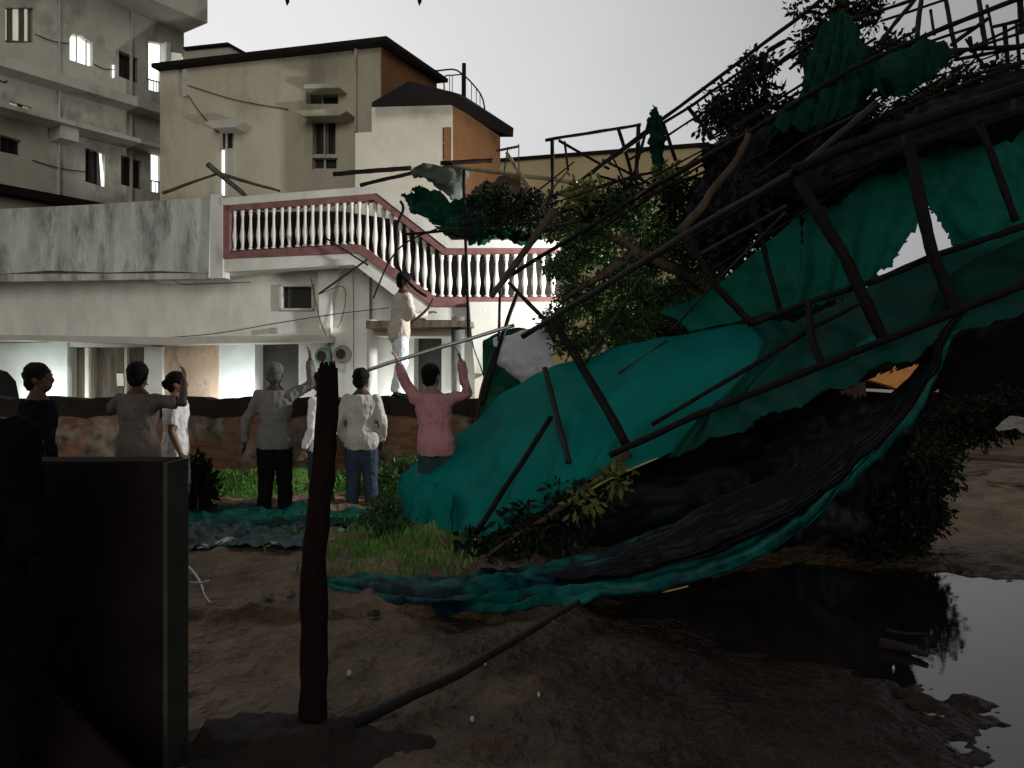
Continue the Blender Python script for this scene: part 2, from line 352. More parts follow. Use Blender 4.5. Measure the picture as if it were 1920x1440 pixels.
def damp_and_shade(m):      # soaked, shinier mud round the water, with the ground's shade painted into its colour
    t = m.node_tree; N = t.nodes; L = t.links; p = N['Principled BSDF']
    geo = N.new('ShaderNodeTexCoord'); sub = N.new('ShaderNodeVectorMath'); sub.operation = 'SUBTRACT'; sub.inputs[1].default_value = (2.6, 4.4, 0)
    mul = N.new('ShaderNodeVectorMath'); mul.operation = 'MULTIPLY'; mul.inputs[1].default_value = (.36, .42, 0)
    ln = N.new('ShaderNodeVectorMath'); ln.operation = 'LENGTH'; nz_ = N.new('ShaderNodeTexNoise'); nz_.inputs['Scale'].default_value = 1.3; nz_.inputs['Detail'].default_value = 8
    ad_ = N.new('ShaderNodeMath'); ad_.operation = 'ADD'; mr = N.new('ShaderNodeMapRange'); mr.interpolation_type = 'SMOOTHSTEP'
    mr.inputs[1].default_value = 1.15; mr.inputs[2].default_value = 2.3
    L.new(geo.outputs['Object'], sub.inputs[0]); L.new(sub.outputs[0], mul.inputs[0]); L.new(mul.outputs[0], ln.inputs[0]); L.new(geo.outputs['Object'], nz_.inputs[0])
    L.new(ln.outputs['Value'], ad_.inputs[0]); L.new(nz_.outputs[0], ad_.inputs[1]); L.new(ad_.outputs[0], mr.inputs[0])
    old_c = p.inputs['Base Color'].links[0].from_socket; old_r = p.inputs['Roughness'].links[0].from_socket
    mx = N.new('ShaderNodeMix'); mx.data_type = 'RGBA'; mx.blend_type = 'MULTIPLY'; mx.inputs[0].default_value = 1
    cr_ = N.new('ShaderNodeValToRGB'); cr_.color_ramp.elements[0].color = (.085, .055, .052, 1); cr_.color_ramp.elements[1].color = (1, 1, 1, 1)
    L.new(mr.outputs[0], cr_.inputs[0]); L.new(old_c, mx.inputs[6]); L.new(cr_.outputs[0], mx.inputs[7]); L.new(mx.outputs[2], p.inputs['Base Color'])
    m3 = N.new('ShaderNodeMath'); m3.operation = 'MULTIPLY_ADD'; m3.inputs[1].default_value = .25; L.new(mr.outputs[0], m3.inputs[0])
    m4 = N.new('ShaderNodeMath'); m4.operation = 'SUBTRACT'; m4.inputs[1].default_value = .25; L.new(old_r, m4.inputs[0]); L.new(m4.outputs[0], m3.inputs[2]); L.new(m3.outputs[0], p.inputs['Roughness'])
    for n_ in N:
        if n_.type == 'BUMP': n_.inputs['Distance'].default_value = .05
damp_and_shade(M['mud'])
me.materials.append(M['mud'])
def ground_z(x, y):
    i = min(max(np.searchsorted(ys, y), 1), ny-1); j = min(max(np.searchsorted(xs, x), 1), nx-1)
    return float(max(hgt[i-1:i+1, j-1:j+1].max(), 0))
wm = mat('puddle_water', (.008,.007,.006), (.014,.012,.010), .05, 2, .04, 9, rvar=.04, spec=.8)
wt = MB(); wt.add([(-.4,1.8,0),(9.6,1.8,0),(9.6,7.4,0),(-.4,7.4,0)], [(0,1,2,3)])
wt.build('water', wm, kind='structure')['label'] = 'still puddle reflecting the grey sky at the right'

# ------------------------------------------------------------ white house with balustraded stair
k = -.218
HPn = Plane((-4.77, 13.0), (-4.77+1, 13.0+k))
house = thing('house', 'white two-level house with a balustraded terrace and stair, lit by a floodlight', 'house', HPn.pt(500, 900, .6)*1.0)
BASE[house.name].z = 0; house.location.z = 0
GY = 960
# main wall with openings (set back .55 m behind the parapet)
holes = [rect(527,537,584,578), rect(126,650,270,860), rect(480,642,560,860), rect(776,632,828,860), rect(-60,690,36,860)]
fixn(pris(HPn, [(-120,480),(664,480),(690,498),(812,585),(905,585),(905,880),(-120,880)], .55, .25, holes).build('wall', M['white'], house))
pris(HPn, [(-120,500),(1010,560),(1010,880),(-120,880)], 2.2, .1).build('interior_wall', M['dark'], house)
fl_ = MB(); a, b_, c, d_ = HPn.pt(-120,505,.0), HPn.pt(560,498,.0), HPn.pt(560,498,.0), HPn.pt(-120,505,.0)
# terrace floor slab and its soffit
def slab(pl, x0, x1, y0, y1, off, th): return pris(pl, rect(x0,y0,x1,y1), off, th)
pris(HPn, [(-120,512),(412,508),(640,470),(640,490),(412,520),(-120,524)], .20, 2.6).build('terrace_slab', M['plaster'], house)
# solid stained parapet on the left
fixn(pris(HPn, [(-120,399),(0,392),(160,384),(410,369),(410,505),(385,512),(300,508),(200,511),(90,507),(0,514),(-120,516)], 0, .16).build('solid_parapet', M['stained'], house, bevel=.012))
pris(HPn, [(396,366),(416,365),(416,520),(392,520)], -.03, .22).build('parapet_pillar', M['white'], house, bevel=.012)
pris(HPn, [(-120,516),(0,514),(392,512),(392,522),(-120,530)], .02, .12).build('drip_edge', M['stained'], house)
# balustrade rails
bal = fixn(pris(HPn, [(416,371),(700,349),(716,350),(846,450),(1045,449),(1045,464),(838,465),(706,362),(430,384),(416,384)], -.04, .26).build('balustrade', M['white'], house, bevel=.01))
fixn(pris(HPn, [(414,380),(430,380),(430,392),(430,472),(664,458),(676,459),(816,557),(1040,557),(1040,575),(812,575),(672,474),(414,485)], 0, .2).build('lower_rail', M['maroon'], bal))
fixn(pris(HPn, [(430,383.5),(705,362),(838,464.6),(1040,463.6),(1040,474),(832,477),(700,374),(430,394)], -.02, .2).build('upper_rail', M['maroon'], bal))
fixn(pris(HPn, [(416,486),(672,475),(812,576),(1040,576),(1040,600),(800,600),(664,496),(416,510)], .03, .3).build('stair_string', M['white'], house))
def lathe_mesh(h):
    prof = [(.052,0),(.052,.03),(.030,.05),(.026,.10),(.034,.18),(.047,.27),(.052,.34),(.045,.42),(.033,.52),(.026,.64),(.023,.76),(.028,.84),(.040,.88),(.030,.91),(.045,.94),(.045,1)]
    return [(r_, z*h) for r_, z in prof]
def toprail(x):
    return 394-(x-430)*20/270 if x < 700 else (374+(x-700)*103/132 if x < 832 else 477-(x-832)*3/208)
def botrail(x):
    return 471.5-(x-430)*13.5/234 if x < 664 else (458+(x-664)*99/152 if x < 816 else 557)
xb = 441; nb = 0
while xb < 1036:
    b0 = HPn.pt(xb, botrail(xb)-.5, .09); b1 = HPn.pt(xb, toprail(xb)+.5, .09); h = b1.z-b0.z
    mb = MB(); seg = 10; pr = lathe_mesh(h)
    kr = random.uniform(.84,.96); jx = random.uniform(-.008,.008)
    mb.loft([[b0+Vector((jx+r_*kr*math.cos(2*math.pi*i/seg), r_*kr*math.sin(2*math.pi*i/seg), z)) for i in range(seg)] for r_, z in pr])
    mb.build('baluster', M['white'], bal, smooth=True)
    xb += 14.6 if xb < 700 else (15.5 if xb < 830 else 17.5); nb += 1
# dark back walls put in behind terrace and stair balusters, shade in their colour
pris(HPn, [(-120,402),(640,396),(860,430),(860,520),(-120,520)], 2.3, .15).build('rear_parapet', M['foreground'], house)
pris(HPn, [(640,470),(1060,470),(1060,566),(830,566),(690,490)], .75, .12).build('stair_rear_wall', M['dark'], house)
# sunshade over ground floor, lintels
pris(HPn, [(-120,628),(46,628),(300,632),(600,628),(600,640),(300,646),(46,638),(-120,636)], -.02, .58).build('sunshade', M['plaster'], house)
cc = HPn
pris(HPn, [(686,601),(876,601),(878,612),(686,616)], -.45, 1.0).build('door_canopy', M['wood'], house, label='dark weathered slab over the doorway')
pris(HPn, [(700,616),(866,612),(866,630),(700,630)], -.1, .65).build('lintel', M['cream_lt'], house)
pris(HPn, rect(890,560,1010,860), .35, .2).build('side_wall', M['cream_lt'], house)
# ground floor fittings
pris(HPn, [(-120,640),(126,640),(126,860),(36,860),(36,745),(30,715),(14,697),(-10,690),(-120,690)], .50, .05).build('white_panel', M['sil'], house)
pris(HPn, rect(272,650,304,860), .40, .15).build('pillar', M['sil'], house)
pris(HPn, rect(410,646,478,860), .50, .05).build('white_panel', M['sil'], house)
for x0, x1 in ((159,166),(233,238)): pris(HPn, rect(x0,652,x1,860), .60, .06).build('door_post', M['cream_lt'], house)
pris(HPn, rect(126,650,270,860), .78, .04).build('shutter', M['wood'], house, label='dark brown closed shutter')
pris(HPn, rect(480,642,560,860), .78, .04).build('door', M['dark'], house)
pris(HPn, rect(776,632,828,860), .78, .04).build('door', M['dark'], house)
for q in ((688,708),(846,872)):
    x0, x1 = q; c0 = HPn.pt((x0+x1)/2, 700, .1 if x0 < 800 else -.2)
    MB().tube([(c0.x,c0.y,0),(c0.x,c0.y,2.55)], (x1-x0)/2/F*c0.y, 18).build('column', M['white'] if x0 < 800 else M['grey_metal'], house, smooth=True)
fr = MB(); pl = HPn
for p_ in (rect(523,533,588,537), rect(523,578,588,582), rect(523,533,527,582), rect(584,533,588,582)): pl.prism(fr, p_, .50, .10)
wf = fr.build('window', M['frame'], house); pris(pl, rect(526,536,585,579), .66, .02).build('pane', M['glass'], wf)
# corbel under stair + beams
pris(HPn, [(596,500),(640,500),(622,560),(616,640),(600,640)], .40, .14).build('buttress', M['white'], house)
pris(HPn, [(880,566),(1045,566),(1045,600),(960,640),(900,700),(890,700)], -.1, .4).build('stair_bracket', M['white'], house)
# board
pris(HPn, [(304,645),(408,643),(408,860),(305,860)], .46, .03).build('notice_board', M['poster'], label='tan stained board on the ground-floor wall between white panels', cat='board')
# meters
for (x, y, r_, mm, lab) in ((605,668,17,'meter_green','round green-grey meter box on the white wall above the dark post'), (641,664,17,'meter','round brown-grey meter box on the white wall, right of the green one')):
    t = thing('electric_meter', lab, 'meter', HPn.pt(x, y, .5), 'meters on the white wall')
    c0 = HPn.pt(x, y, .45); n_ = Vector((HPn.n.x, HPn.n.y, 0)); rr = r_/F*c0.y
    MB().tube([c0+n_*.10, c0+n_*.02, c0, c0-n_*.05], [rr*.9, rr, rr, rr*.8], 20).build('housing', M[mm], t, smooth=False, bevel=.006)
    MB().tube([c0-n_*.05, c0-n_*.07], [rr*.6, rr*.5], 18).build('dial', M['glass'], t)
    MB().box(HPn.pt(x, y+24, .47), (.10,.08,.12)).build('junction_box', M['frame'], t)
# junction box + wires
MB().box(HPn.pt(513,619,.5), (.12,.08,.08)).build('junction_box', M['meter'], label='small square junction box high on the white wall left of the window', cat='junction box')
def wire(pts, pl, off, r_=.006, lab='', m_='steel', nm='cable'):
    P = crn([pl.pt(x, y, off) for x, y in pts], 24)
    return MB().tube(P, r_, 5).build(nm, M[m_], smooth=True, label=lab, cat='cable', group='cables on the house wall')
wire([(0,643),(180,638),(380,628),(520,606),(620,590),(730,577)], HPn, .36, .007, 'long cable sloping up across the white wall to the stair')
wire([(583,520),(590,560),(602,605),(618,650),(622,690)], HPn, .40, .007, 'black cable hanging down the wall beside the small window')
wire([(312,516),(340,532),(400,531),(470,529)], HPn, .45, .006, 'short slack cable under the terrace parapet')
wire([(598,552),(640,537),(648,560),(640,600),(632,614)], HPn, .30, .006, 'looped cable dangling from the bracket by the window')
wire([(662,515),(663,600),(663,700)], HPn, .48, .005, 'thin vertical cable right of the window')
# rod frame
t = thing('rod_frame', 'thin grey rod frame on the wall left of the man in beige', 'frame', HPn.pt(693,602,.3))
MB().tube([HPn.pt(694,602,.3), HPn.pt(694,514,.3), HPn.pt(682,514,.3)], .012, 6).build('rod', M['steel2'], t)
MB().tube([HPn.pt(697,602,.36), HPn.pt(697,516,.36)], .008, 6).build('rod', M['steel2'], t)
# diagonal brackets under the stair
for (a_, b2, lab) in (((598,551),(688,487),'long thin strut slanting up to the stair underside'), ((612,447),(690,497),'short strut lying against the lower maroon rail')):
    MB().tube(crn([HPn.pt(*a_, -.1), HPn.pt(*b2, -.12)], 8), .016, 6).build('strut', M['steel2'], label=lab, cat='strut')

# ------------------------------------------------------------ cream house behind
cA = at(715, 86, 17.0); zc = cA.z
Yl = (zc-H)*F/(720-131); cB = at(300, 131, Yl)
Yr = (zc-H)*F/(720-245); cC = at(962, 245, Yr)
PF = Plane((cB.x, cB.y), (cA.x, cA.y)); PS = Plane((cA.x, cA.y), (cC.x, cC.y))
if PS.n.x > 0: PS.n = -PS.n
cream = thing('house', 'cream two-storey house with orange side walls and dark roof edges', 'house', (cA.x, cA.y, 0))
hol = [rect(574,164,634,195), rect(586,226,607,291), rect(609,226,631,291), rect(585,296,633,318), rect(410,243,438,280)]
fixn(pris(PF, [(300,134),(714,88),(714,520),(300,520)], 0, .25, hol).build('front_wall', M['cream'], cream))
PSn = PS

def wall3(pts, th, n): # pts front loop in 3D
    mb = MB(); m = len(pts); nn = Vector((n[0], n[1], 0))*th; tri = tessellate_polygon([pts])
    mb.v = [Vector(p) for p in pts]+[Vector(p)+nn for p in pts]
    for a, b, c in tri: mb.f += [(a,b,c), (m+c,m+b,m+a)]
    for j in range(m): j2 = (j+1) % m; mb.f.append((j,j2,m+j2,m+j))
    return mb
def V3(xy, z): return Vector((xy[0], xy[1], z))
sdir = (Vector((cC.x, cC.y))-Vector((cA.x, cA.y))).normalized(); sn = Vector((-sdir.y, sdir.x))
if sn.x > 0: sn = -sn
A2 = Vector((cA.x, cA.y))
SL = (19.1-A2.y)/sdir.y
fixn(wall3([V3(A2,0), V3(A2+sdir*(SL-.1),0), V3(A2+sdir*(SL-.1),zc-.03), V3(A2,zc-.03)], .25, sn).build('side_wall', M['orange'], cream))
# roof edge slab following front and side
rb = MB()
fdir = Vector((cB.x-cA.x, cB.y-cA.y)).normalized()
c0 = A2-sn*.25-PF.n*.25
L0 = Vector((cB.x, cB.y))-PF.n*.25+fdir*.04; SL = (19.1-A2.y)/sdir.y; B0 = A2+sdir*SL-sn*.25
L1 = L0+PF.n*4.5; 
for z0, z1 in ((zc-.03, zc+.06),):
    pts = [c0, B0, B0+fdir*5, L1, L0]
    n = len(pts); rb.v += [V3(p, z0) for p in pts]+[V3(p, z1) for p in pts]
    rb.f += [tuple(range(n)), tuple(range(2*n-1, n-1, -1))]+[(j,(j+1)%n,n+(j+1)%n,n+j) for j in range(n)]
fixn(rb.build('roof_slab', M['roof'], cream))
# raised stair head on roof (left)
fixn(pris(PF, [(340,124),(346,90),(426,82),(468,104),(468,118)], .9, 2.0).build('stair_head', M['oldwall'], cream))
fixn(pris(PF, [(343,92),(343,88),(427,79),(470,103),(470,107),(427,84)], .8, 2.2).build('stair_head_roof', M['roof'], cream))
# front windows
def window(pl, parent, x0, y0, x1, y1, off=.1, mull=1, lit=None, arch=False, fw=2.5, rows=0):
    mb = MB()
    for p_ in (rect(x0,y0,x1,y0+fw), rect(x0,y1-fw,x1,y1), rect(x0,y0+fw,x0+fw,y1-fw), rect(x1-fw,y0+fw,x1,y1-fw)): pl.prism(mb, p_, off-.03, .06)
    for i in range(mull):
        xm = x0+(x1-x0)*(i+1)/(mull+1); pl.prism(mb, rect(xm-fw/2,y0+fw,xm+fw/2,y1-fw), off-.02, .05)
    for i in range(rows):
        ym = y0+(y1-y0)*(i+1)/(rows+1); pl.prism(mb, rect(x0+fw,ym-1,x1-fw,ym+1), off-.015, .03)
    wf = mb.build('window', M['frame'], parent)
    pris(pl, rect(x0+1,y0+1,x1-1,y1-1), off+.06, .02).build('pane', M[lit or 'glass'], wf)
    return wf
window(PF, cream, 585,225,632,292, .12, 1, fw=3); window(PF, cream, 584,295,634,319, .12, 1, fw=3)
window(PF, cream, 573,163,635,196, .14, 1, fw=1.2); window(PF, cream, 409,242,439,281, .12, 1, fw=3)
fixn(pris(PF, [(568,166),(572,158),(628,156),(636,164)], -.4, .4).build('sunshade', M['plaster'], cream))
fixn(pris(PF, [(555,210),(560,207),(644,203),(650,208),(636,216),(570,218)], -.5, .5).build('sunshade', M['cream'], cream))
fixn(pris(PF, [(384,230),(392,226),(440,222),(456,228),(440,238),(400,240)], -.4, .4).build('sunshade', M['plaster'], cream))
for a_, b_ in (((352,160),(540,205)), ((352,178),(412,250))):
    MB().tube(crn([PF.pt(a_[0],a_[1],-.04), PF.pt((a_[0]+b_[0])/2,(a_[1]+b_[1])/2+6,-.05), PF.pt(b_[0],b_[1],-.04)], 12), .010, 5).build('cable', M['steel'], cream)
pris(PF, [(664,90),(668,90),(668,246),(664,246)], -.08, .08).build('rain_pipe', M['oldwall'], cream)
pris(PF, [(342,130),(348,129),(348,180),(342,180)], -.08, .08).build('rain_pipe', M['frame'], cream)
pris(PF, [(416,282),(420,282),(420,368),(416,368)], -.06, .05).build('door_light', M['lit'], cream, label='narrow lit slit of a doorway')
fixn(pris(PF, [(420,282),(436,282),(440,378),(421,378)], -.04, .04).build('doorway', M['oldwall'], cream))
# projecting wing (pale front, orange side)
D2 = 15.2; w0 = at(666, 250, D2+.35); w1 = at(850, 196, D2)
PW = Plane((w0.x, w0.y), (w1.x, w1.y)); W1 = Vector((w1.x, w1.y))
fixn(pris(PW, [(666,249),(697,247),(697,200),(849,196),(849,520),(666,520)], 0, .2, [[(828,238),(846,238),(846,330),(828,330)]]).build('wing_wall', M['cream_lt'], cream))
window(PW, cream, 827,237,847,331, .1, 0, lit='dark', fw=1.5, rows=2)
ze = at(850, 196, D2).z; Yq = (ze-H)*F/(720-256); w2 = at(938, 256, Yq)
d2 = (Vector((w2.x, w2.y))-W1).normalized(); n2v = Vector((-d2.y, d2.x)); n2v = n2v if n2v.x < 0 else -n2v
fixn(wall3([V3(W1,0), V3(Vector((w2.x, w2.y)),0), V3(Vector((w2.x, w2.y)),ze), V3(W1,ze)], .2, n2v).build('wing_side_wall', M['orange'], cream))
# wing roof: overhanging hipped slab
pk = at(766, 152, D2+.8); e0 = at(697, 192, D2-.1); e0b = at(697, 201, D2-.1); e1 = at(848, 172, D2-.4); e1b = at(848, 197, D2-.3)
e2 = at(963, 240, Yq-.2); e2b = at(962, 257, Yq-.2); k2 = at(868, 178, D2+2.5)
e3 = at(938, 257, Yq+.5); bk = at(766, 175, D2+4)
rf = MB(); rf.add([e0, e1, e2, pk, k2, e0b, e1b, e2b, bk, e3], [(0,1,3), (1,4,3), (1,2,4), (0,5,6,1), (1,6,7,2), (5,8,9,7,6), (0,3,8,5), (3,4,2,7,9,8)])
rf.build('wing_roof', M['roof'], cream)
# roof railing & post
t = thing('roof_railing', 'thin curved black railing on the dark roof edge', 'railing', at(860,185,18.5))
RL = lambda pts, D: crn([at(x, y, D) for x, y in pts], 20)
MB().tube(RL([(808,150),(807,127),(815,133),(850,130),(868,140),(885,156),(903,180),(909,205)], 18.5), .02, 6).build('handrail', M['steel'], t)
MB().tube(RL([(833,168),(834,144),(850,141),(870,139)], 18.6), .017, 6).build('handrail', M['steel'], t)
for x, y0, y1 in ((843,143,170),(848,141,172),(866,140,178),(884,155,186),(893,166,192),(900,176,197)):
    MB().tube([at(x,y0,18.5), at(x,y1+6,18.5)], .009, 5).build('baluster', M['steel'], t)
MB().tube([at(870,119,17.5), at(870,186,17.5)], .045, 8).build('post', M['steel'], label='thick black post standing on the dark roof beside the curved railing', cat='post')

# ------------------------------------------------------------ old grey building at left
q1 = at(300, 300, 20); dl = Vector((math.sin(R(34.7)), math.cos(R(34.7))))
PL = Plane((q1.x-dl.x*5, q1.y-dl.y*5), (q1.x, q1.y))
if PL.n.x > 0: PL.n = -PL.n        # back of the wall is to the left
old = thing('apartment_building', 'grey weathered three-storey building with lit windows at the far left', 'building', (q1.x-2, q1.y, 0))
hl = [rect(10,14,62,80), [(131,72),(137,62),(146,66),(153,66),(160,72),(174,80),(174,126),(131,112)], [(223,94),(260,110),(260,157),(223,143)], [(277,76),(306,82),(306,175),(277,168)],
      [(18,188),(60,201),(60,219),(18,206)], [(0,252),(40,264),(40,292),(0,284)], [(160,276),(197,288),(197,352),(160,340)], [(227,290),(267,303),(267,356),(227,346)], [(282,284),(302,290),(302,364),(282,360)]]
fixn(pris(PL, [(-200,-150),(345,-40),(345,106),(310,112),(303,135),(303,520),(-200,560)], 0, .3, hl).build('wall', M['oldwall'], old))
def pane(poly, m_, off=.16, nm='pane', par=None):
    cx = sum(p[0] for p in poly)/len(poly); cy = sum(p[1] for p in poly)/len(poly)
    return fixn(pris(PL, [((x-cx)*1.12+cx, (y-cy)*1.12+cy) for x, y in poly], off, .03).build(nm, M[m_], par or old))
def winL(poly, lit, bars, bm='roof', bw=4):
    mb = MB(); x0 = min(p[0] for p in poly); x1 = max(p[0] for p in poly); y0 = min(p[1] for p in poly); y1 = max(p[1] for p in poly)
    for bx in bars: PL.prism(mb, rect(bx-bw/2, y0-2, bx+bw/2, y1+2), .08, .05)
    PL.prism(mb, [(x0,y1-5),(x1,y1-2),(x1,y1+1),(x0,y1-2)], .07, .06)
    wf = mb.build('window', M[bm], old); pane(poly, lit, par=wf)
winL(hl[0], 'lit_dim', (19,41,58), 'wood', bw=9); winL(hl[1], 'lit', (144,162), 'frame', 2.0)
winL(hl[2], 'dark', (225,), bw=2); winL(hl[3], 'lit', (277,), 'frame', 3)
winL(hl[4], 'lit_dim', (38,), bw=8); winL(hl[5], 'dark', (20,)); winL(hl[6], 'dark', (166,180,196), bw=3); winL(hl[7], 'dark', (228,), bw=2); winL(hl[8], 'lit', (282,), 'frame', 2)
pris(PL, [(187,288),(190,289),(196,350),(191,348)], .05, .03).build('curtain_gap', M['lit'], old, label='narrow lit gap in a dark window')
pris(PL, [(212,122),(214,122),(214,145),(212,145)], -.03, .03).build('lit_slot', M['lit'], old)
for ya, yb in ((146,168),):
    mb = MB()
    for i in range(6): PL.prism(mb, rect(278+i*5, 149+i*1.4, 279+i*5, 176), .02, .02)
    PL.prism(mb, [(277,147),(306,155),(306,157),(277,149)], .01, .03); mb.build('balcony_railing', M['steel'], old)
mb = MB()
for i in range(3): PL.prism(mb, rect(284+i*7, 339+i, 285+i*7, 362), .02, .02)
PL.prism(mb, [(282,337),(302,341),(302,343),(282,339)], .01, .03); mb.build('balcony_railing', M['steel'], old)
# chajja ledges and roof overhang
def ledge(x0, y0, x1, y1, out_, th, mm='oldwall', nm='ledge'):
    pa, pb = PL.pt(x0, y0), PL.pt(x1, y1); z = (pa.z+pb.z)/2; n = -PL.n*out_
    mb = MB(); a = Vector((pa.x, pa.y)); b = Vector((pb.x, pb.y))
    pts = [a, b, b+n, a+n]; mb.v = [V3(p, z) for p in pts]+[V3(p, z+th) for p in pts]
    mb.f = [(0,1,2,3),(7,6,5,4),(0,4,5,1),(1,5,6,2),(2,6,7,3),(3,7,4,0)]
    return fixn(mb.build(nm, M[mm], old))
def zrow(y_at0):   # pixel rows of a level line on the facade, by its row at px 0
    z = PL.pt(0, y_at0).z
    def row(px):
        p = PL.pt(px, 300); return 720-(z-H)/p.y*F
    return row
r1 = zrow(140); r2 = zrow(219); r3 = zrow(368)
ledge(-200, r1(-200), 303, r1(303), .55, .22); ledge(-200, r2(-200), 296, r2(296), .7, .10); ledge(-200, r3(-200), 303, r3(303), .4, .18, 'roof')
fixn(pris(PL, [(312,78),(320,80),(320,118),(312,116)], -.2, .2).build('column', M['sil'], old))
pris(PL, [(322,98),(341,101),(341,124),(322,122)], -.02, .02).build('lit_opening', M['lit_dim'], old)
# projecting roof parapet
ra = PL.pt(345, 95); zt = at(362, 62, ra.y).z
ro = MB(); a = Vector((PL.pt(-200, 0).x, PL.pt(-200, 0).y)); b = Vector((ra.x, ra.y)); n = -PL.n*1.0
pts = [a, b, b+n, a+n]; ro.v = [V3(p, zt) for p in pts]+[V3(p, zt+1.0) for p in pts]
ro.f = [(0,1,2,3),(7,6,5,4),(0,4,5,1),(1,5,6,2),(2,6,7,3),(3,7,4,0)]
fixn(ro.build('roof_parapet', M['oldwall'], old))
for x_ in (110, 246):
    pris(PL, [(x_,-20),(x_+3,-20),(x_+3,390),(x_,390)], -.07, .07).build('rain_pipe', M['frame'], old)
for a_, b_ in (((0,150),(14,152)), ((66,64),(130,82)), ((176,120),(214,130)), ((60,300),(160,322))):
    MB().tube(crn([PL.pt(a_[0],a_[1],-.04), PL.pt((a_[0]+b_[0])/2,(a_[1]+b_[1])/2+4,-.05), PL.pt(b_[0],b_[1],-.04)], 10), .012, 5).build('cable', M['steel'], old)
MB().box(PL.pt(120,250,-.25), (.5,.4,.38), R(-35)).build('air_cooler', M['frame'], old)
# side box behind
MB().box((q1.x+.9, q1.y+3.2, 4), (2.2, 4, 9.2)).build('rear_block', M['oldwall'], old)

# ------------------------------------------------------------ ochre building far behind, far houses at right
PY = Plane((at(900,300,30).x, 30), (at(1320,270,27.5).x, 27.5))
yb = thing('building', 'long low ochre building far behind the collapsed frame', 'building', PY.pt(1100, 760)*1)
fixn(pris(PY, [(880,306),(1330,272),(1330,800),(880,800)], 0, 4).build('wall', M['yellow'], yb))
fixn(pris(PY, [(880,301),(1330,266),(1330,272),(880,306)], -.15, 4.3).build('roof_edge', M['roof'], yb))
PO = Plane((3.0, 22), (16, 23.5))
fb = thing('building', 'dark distant building low behind the fallen tree at the right', 'building', PO.pt(1600,800))
fixn(pris(PO, [(1200,540),(1560,520),(1560,560),(2100,560),(2100,800),(1200,800)], 1.5, 3).build('wall', M['night'], fb))
sh = thing('shack', 'small orange wall with a pale ledge glimpsed under the dark sheet at the right', 'shack', PO.pt(1670, 745, -3))
fixn(pris(PO, [(1630,712),(1640,690),(1760,680),(1760,735),(1700,735),(1665,722)], -3, .3).build('wall', M['rust_orange'], sh))
fixn(pris(PO, [(1600,728),(1640,729),(1715,734),(1712,744),(1680,737),(1600,732)], -3.2, .25).build('ledge', M['cream_lt'], sh))

# ------------------------------------------------------------ brick boundary wall and bank
PB = Plane((-8, 10.35), (3.2, 9.9))
bw = thing('brick_wall', 'old brick boundary wall with crumbling plaster behind the standing people', 'wall', PB.pt(500, 950))
top = [(x, 750+3*math.sin(x*.05)+2*math.sin(x*.13)) for x in range(-120, 1080, 20)]
wb = MB(); PB.prism(wb, top+[(1080,1010),(-120,1010)], 0, .24)
fixn(wb.build('masonry', M['brick'], bw))
cp = MB(); PB.prism(cp, [(x, y-4) for x, y in top]+[(x, y+30) for x, y in reversed(top)], -.025, .29)
fixn(cp.build('coping', M['mound'], bw, label='black coping course'))
# grass bank in front of the wall
def blades(n, fx, size, tilt=.5):
    mb = MB(); vs = []; fs = []
    for i in range(n):
        x, y, z = fx(); h_ = size*random.uniform(.5, 1.3); a = random.uniform(0, 6.28); w_ = h_*.09+.003
        dx, dy = math.cos(a), math.sin(a); lx, ly = random.uniform(-tilt, tilt)*h_, random.uniform(-tilt, tilt)*h_
        b = len(vs); vs += [(x-dx*w_, y-dy*w_, z), (x+dx*w_, y+dy*w_, z), (x+dx*w_*.7+lx*.5, y+dy*w_*.7+ly*.5, z+h_*.6), (x-dx*w_*.7+lx*.5, y-dy*w_*.7+ly*.5, z+h_*.6), (x+lx, y+ly, z+h_*.95)]
        fs += [(b,b+1,b+2,b+3), (b+3,b+2,b+4)]
    mb.v = [Vector(v) for v in vs]; mb.f = fs; return mb
def bank():
    x = random.uniform(-4.9, .4); y = 9.95-abs(random.gauss(0, .38)); y = max(y, 8.75)
    return x, y, ground_z(x, y)
bb = MB(); N_ = 60; pr_ = []
for i in range(N_+1):
    x = -5.2+i*5.9/N_
    row = [(9.0,.0),(9.3,.10),(9.55,.24),(9.8,.38),(9.95,.46)]
    pr_.append([Vector((x, y_+.05*fbm((x,y_,0),3,2), z_*(1+.25*fbm((x,y_,3),3,1.7))+.0)) for y_, z_ in row])
bb.v = [p for r_ in pr_ for p in r_]; bb.f = [(i*5+j, (i+1)*5+j, (i+1)*5+j+1, i*5+j+1) for i in range(N_) for j in range(4)]
bb.build('grass_bank', M['grass'], smooth=True, kind='structure', label='low grassy bank against the brick wall')
def bank2():
    x = random.uniform(-5.1, .6); u = random.random(); y = 9.05+.88*u; z = .0+.46*u**1.1
    return x, y, z-.02
def patch():
    if random.random() < .90: return bank2()
    px = random.gauss(735, 85); py = min(1110, max(1000, random.gauss(1050, 34))); q = gnd(px, py); return q.x, q.y, ground_z(q.x, q.y)-.01
blades(12500, patch, .085).build('grass', M['grass'], kind='stuff', label='short green grass on the bank below the brick wall', cat='grass')

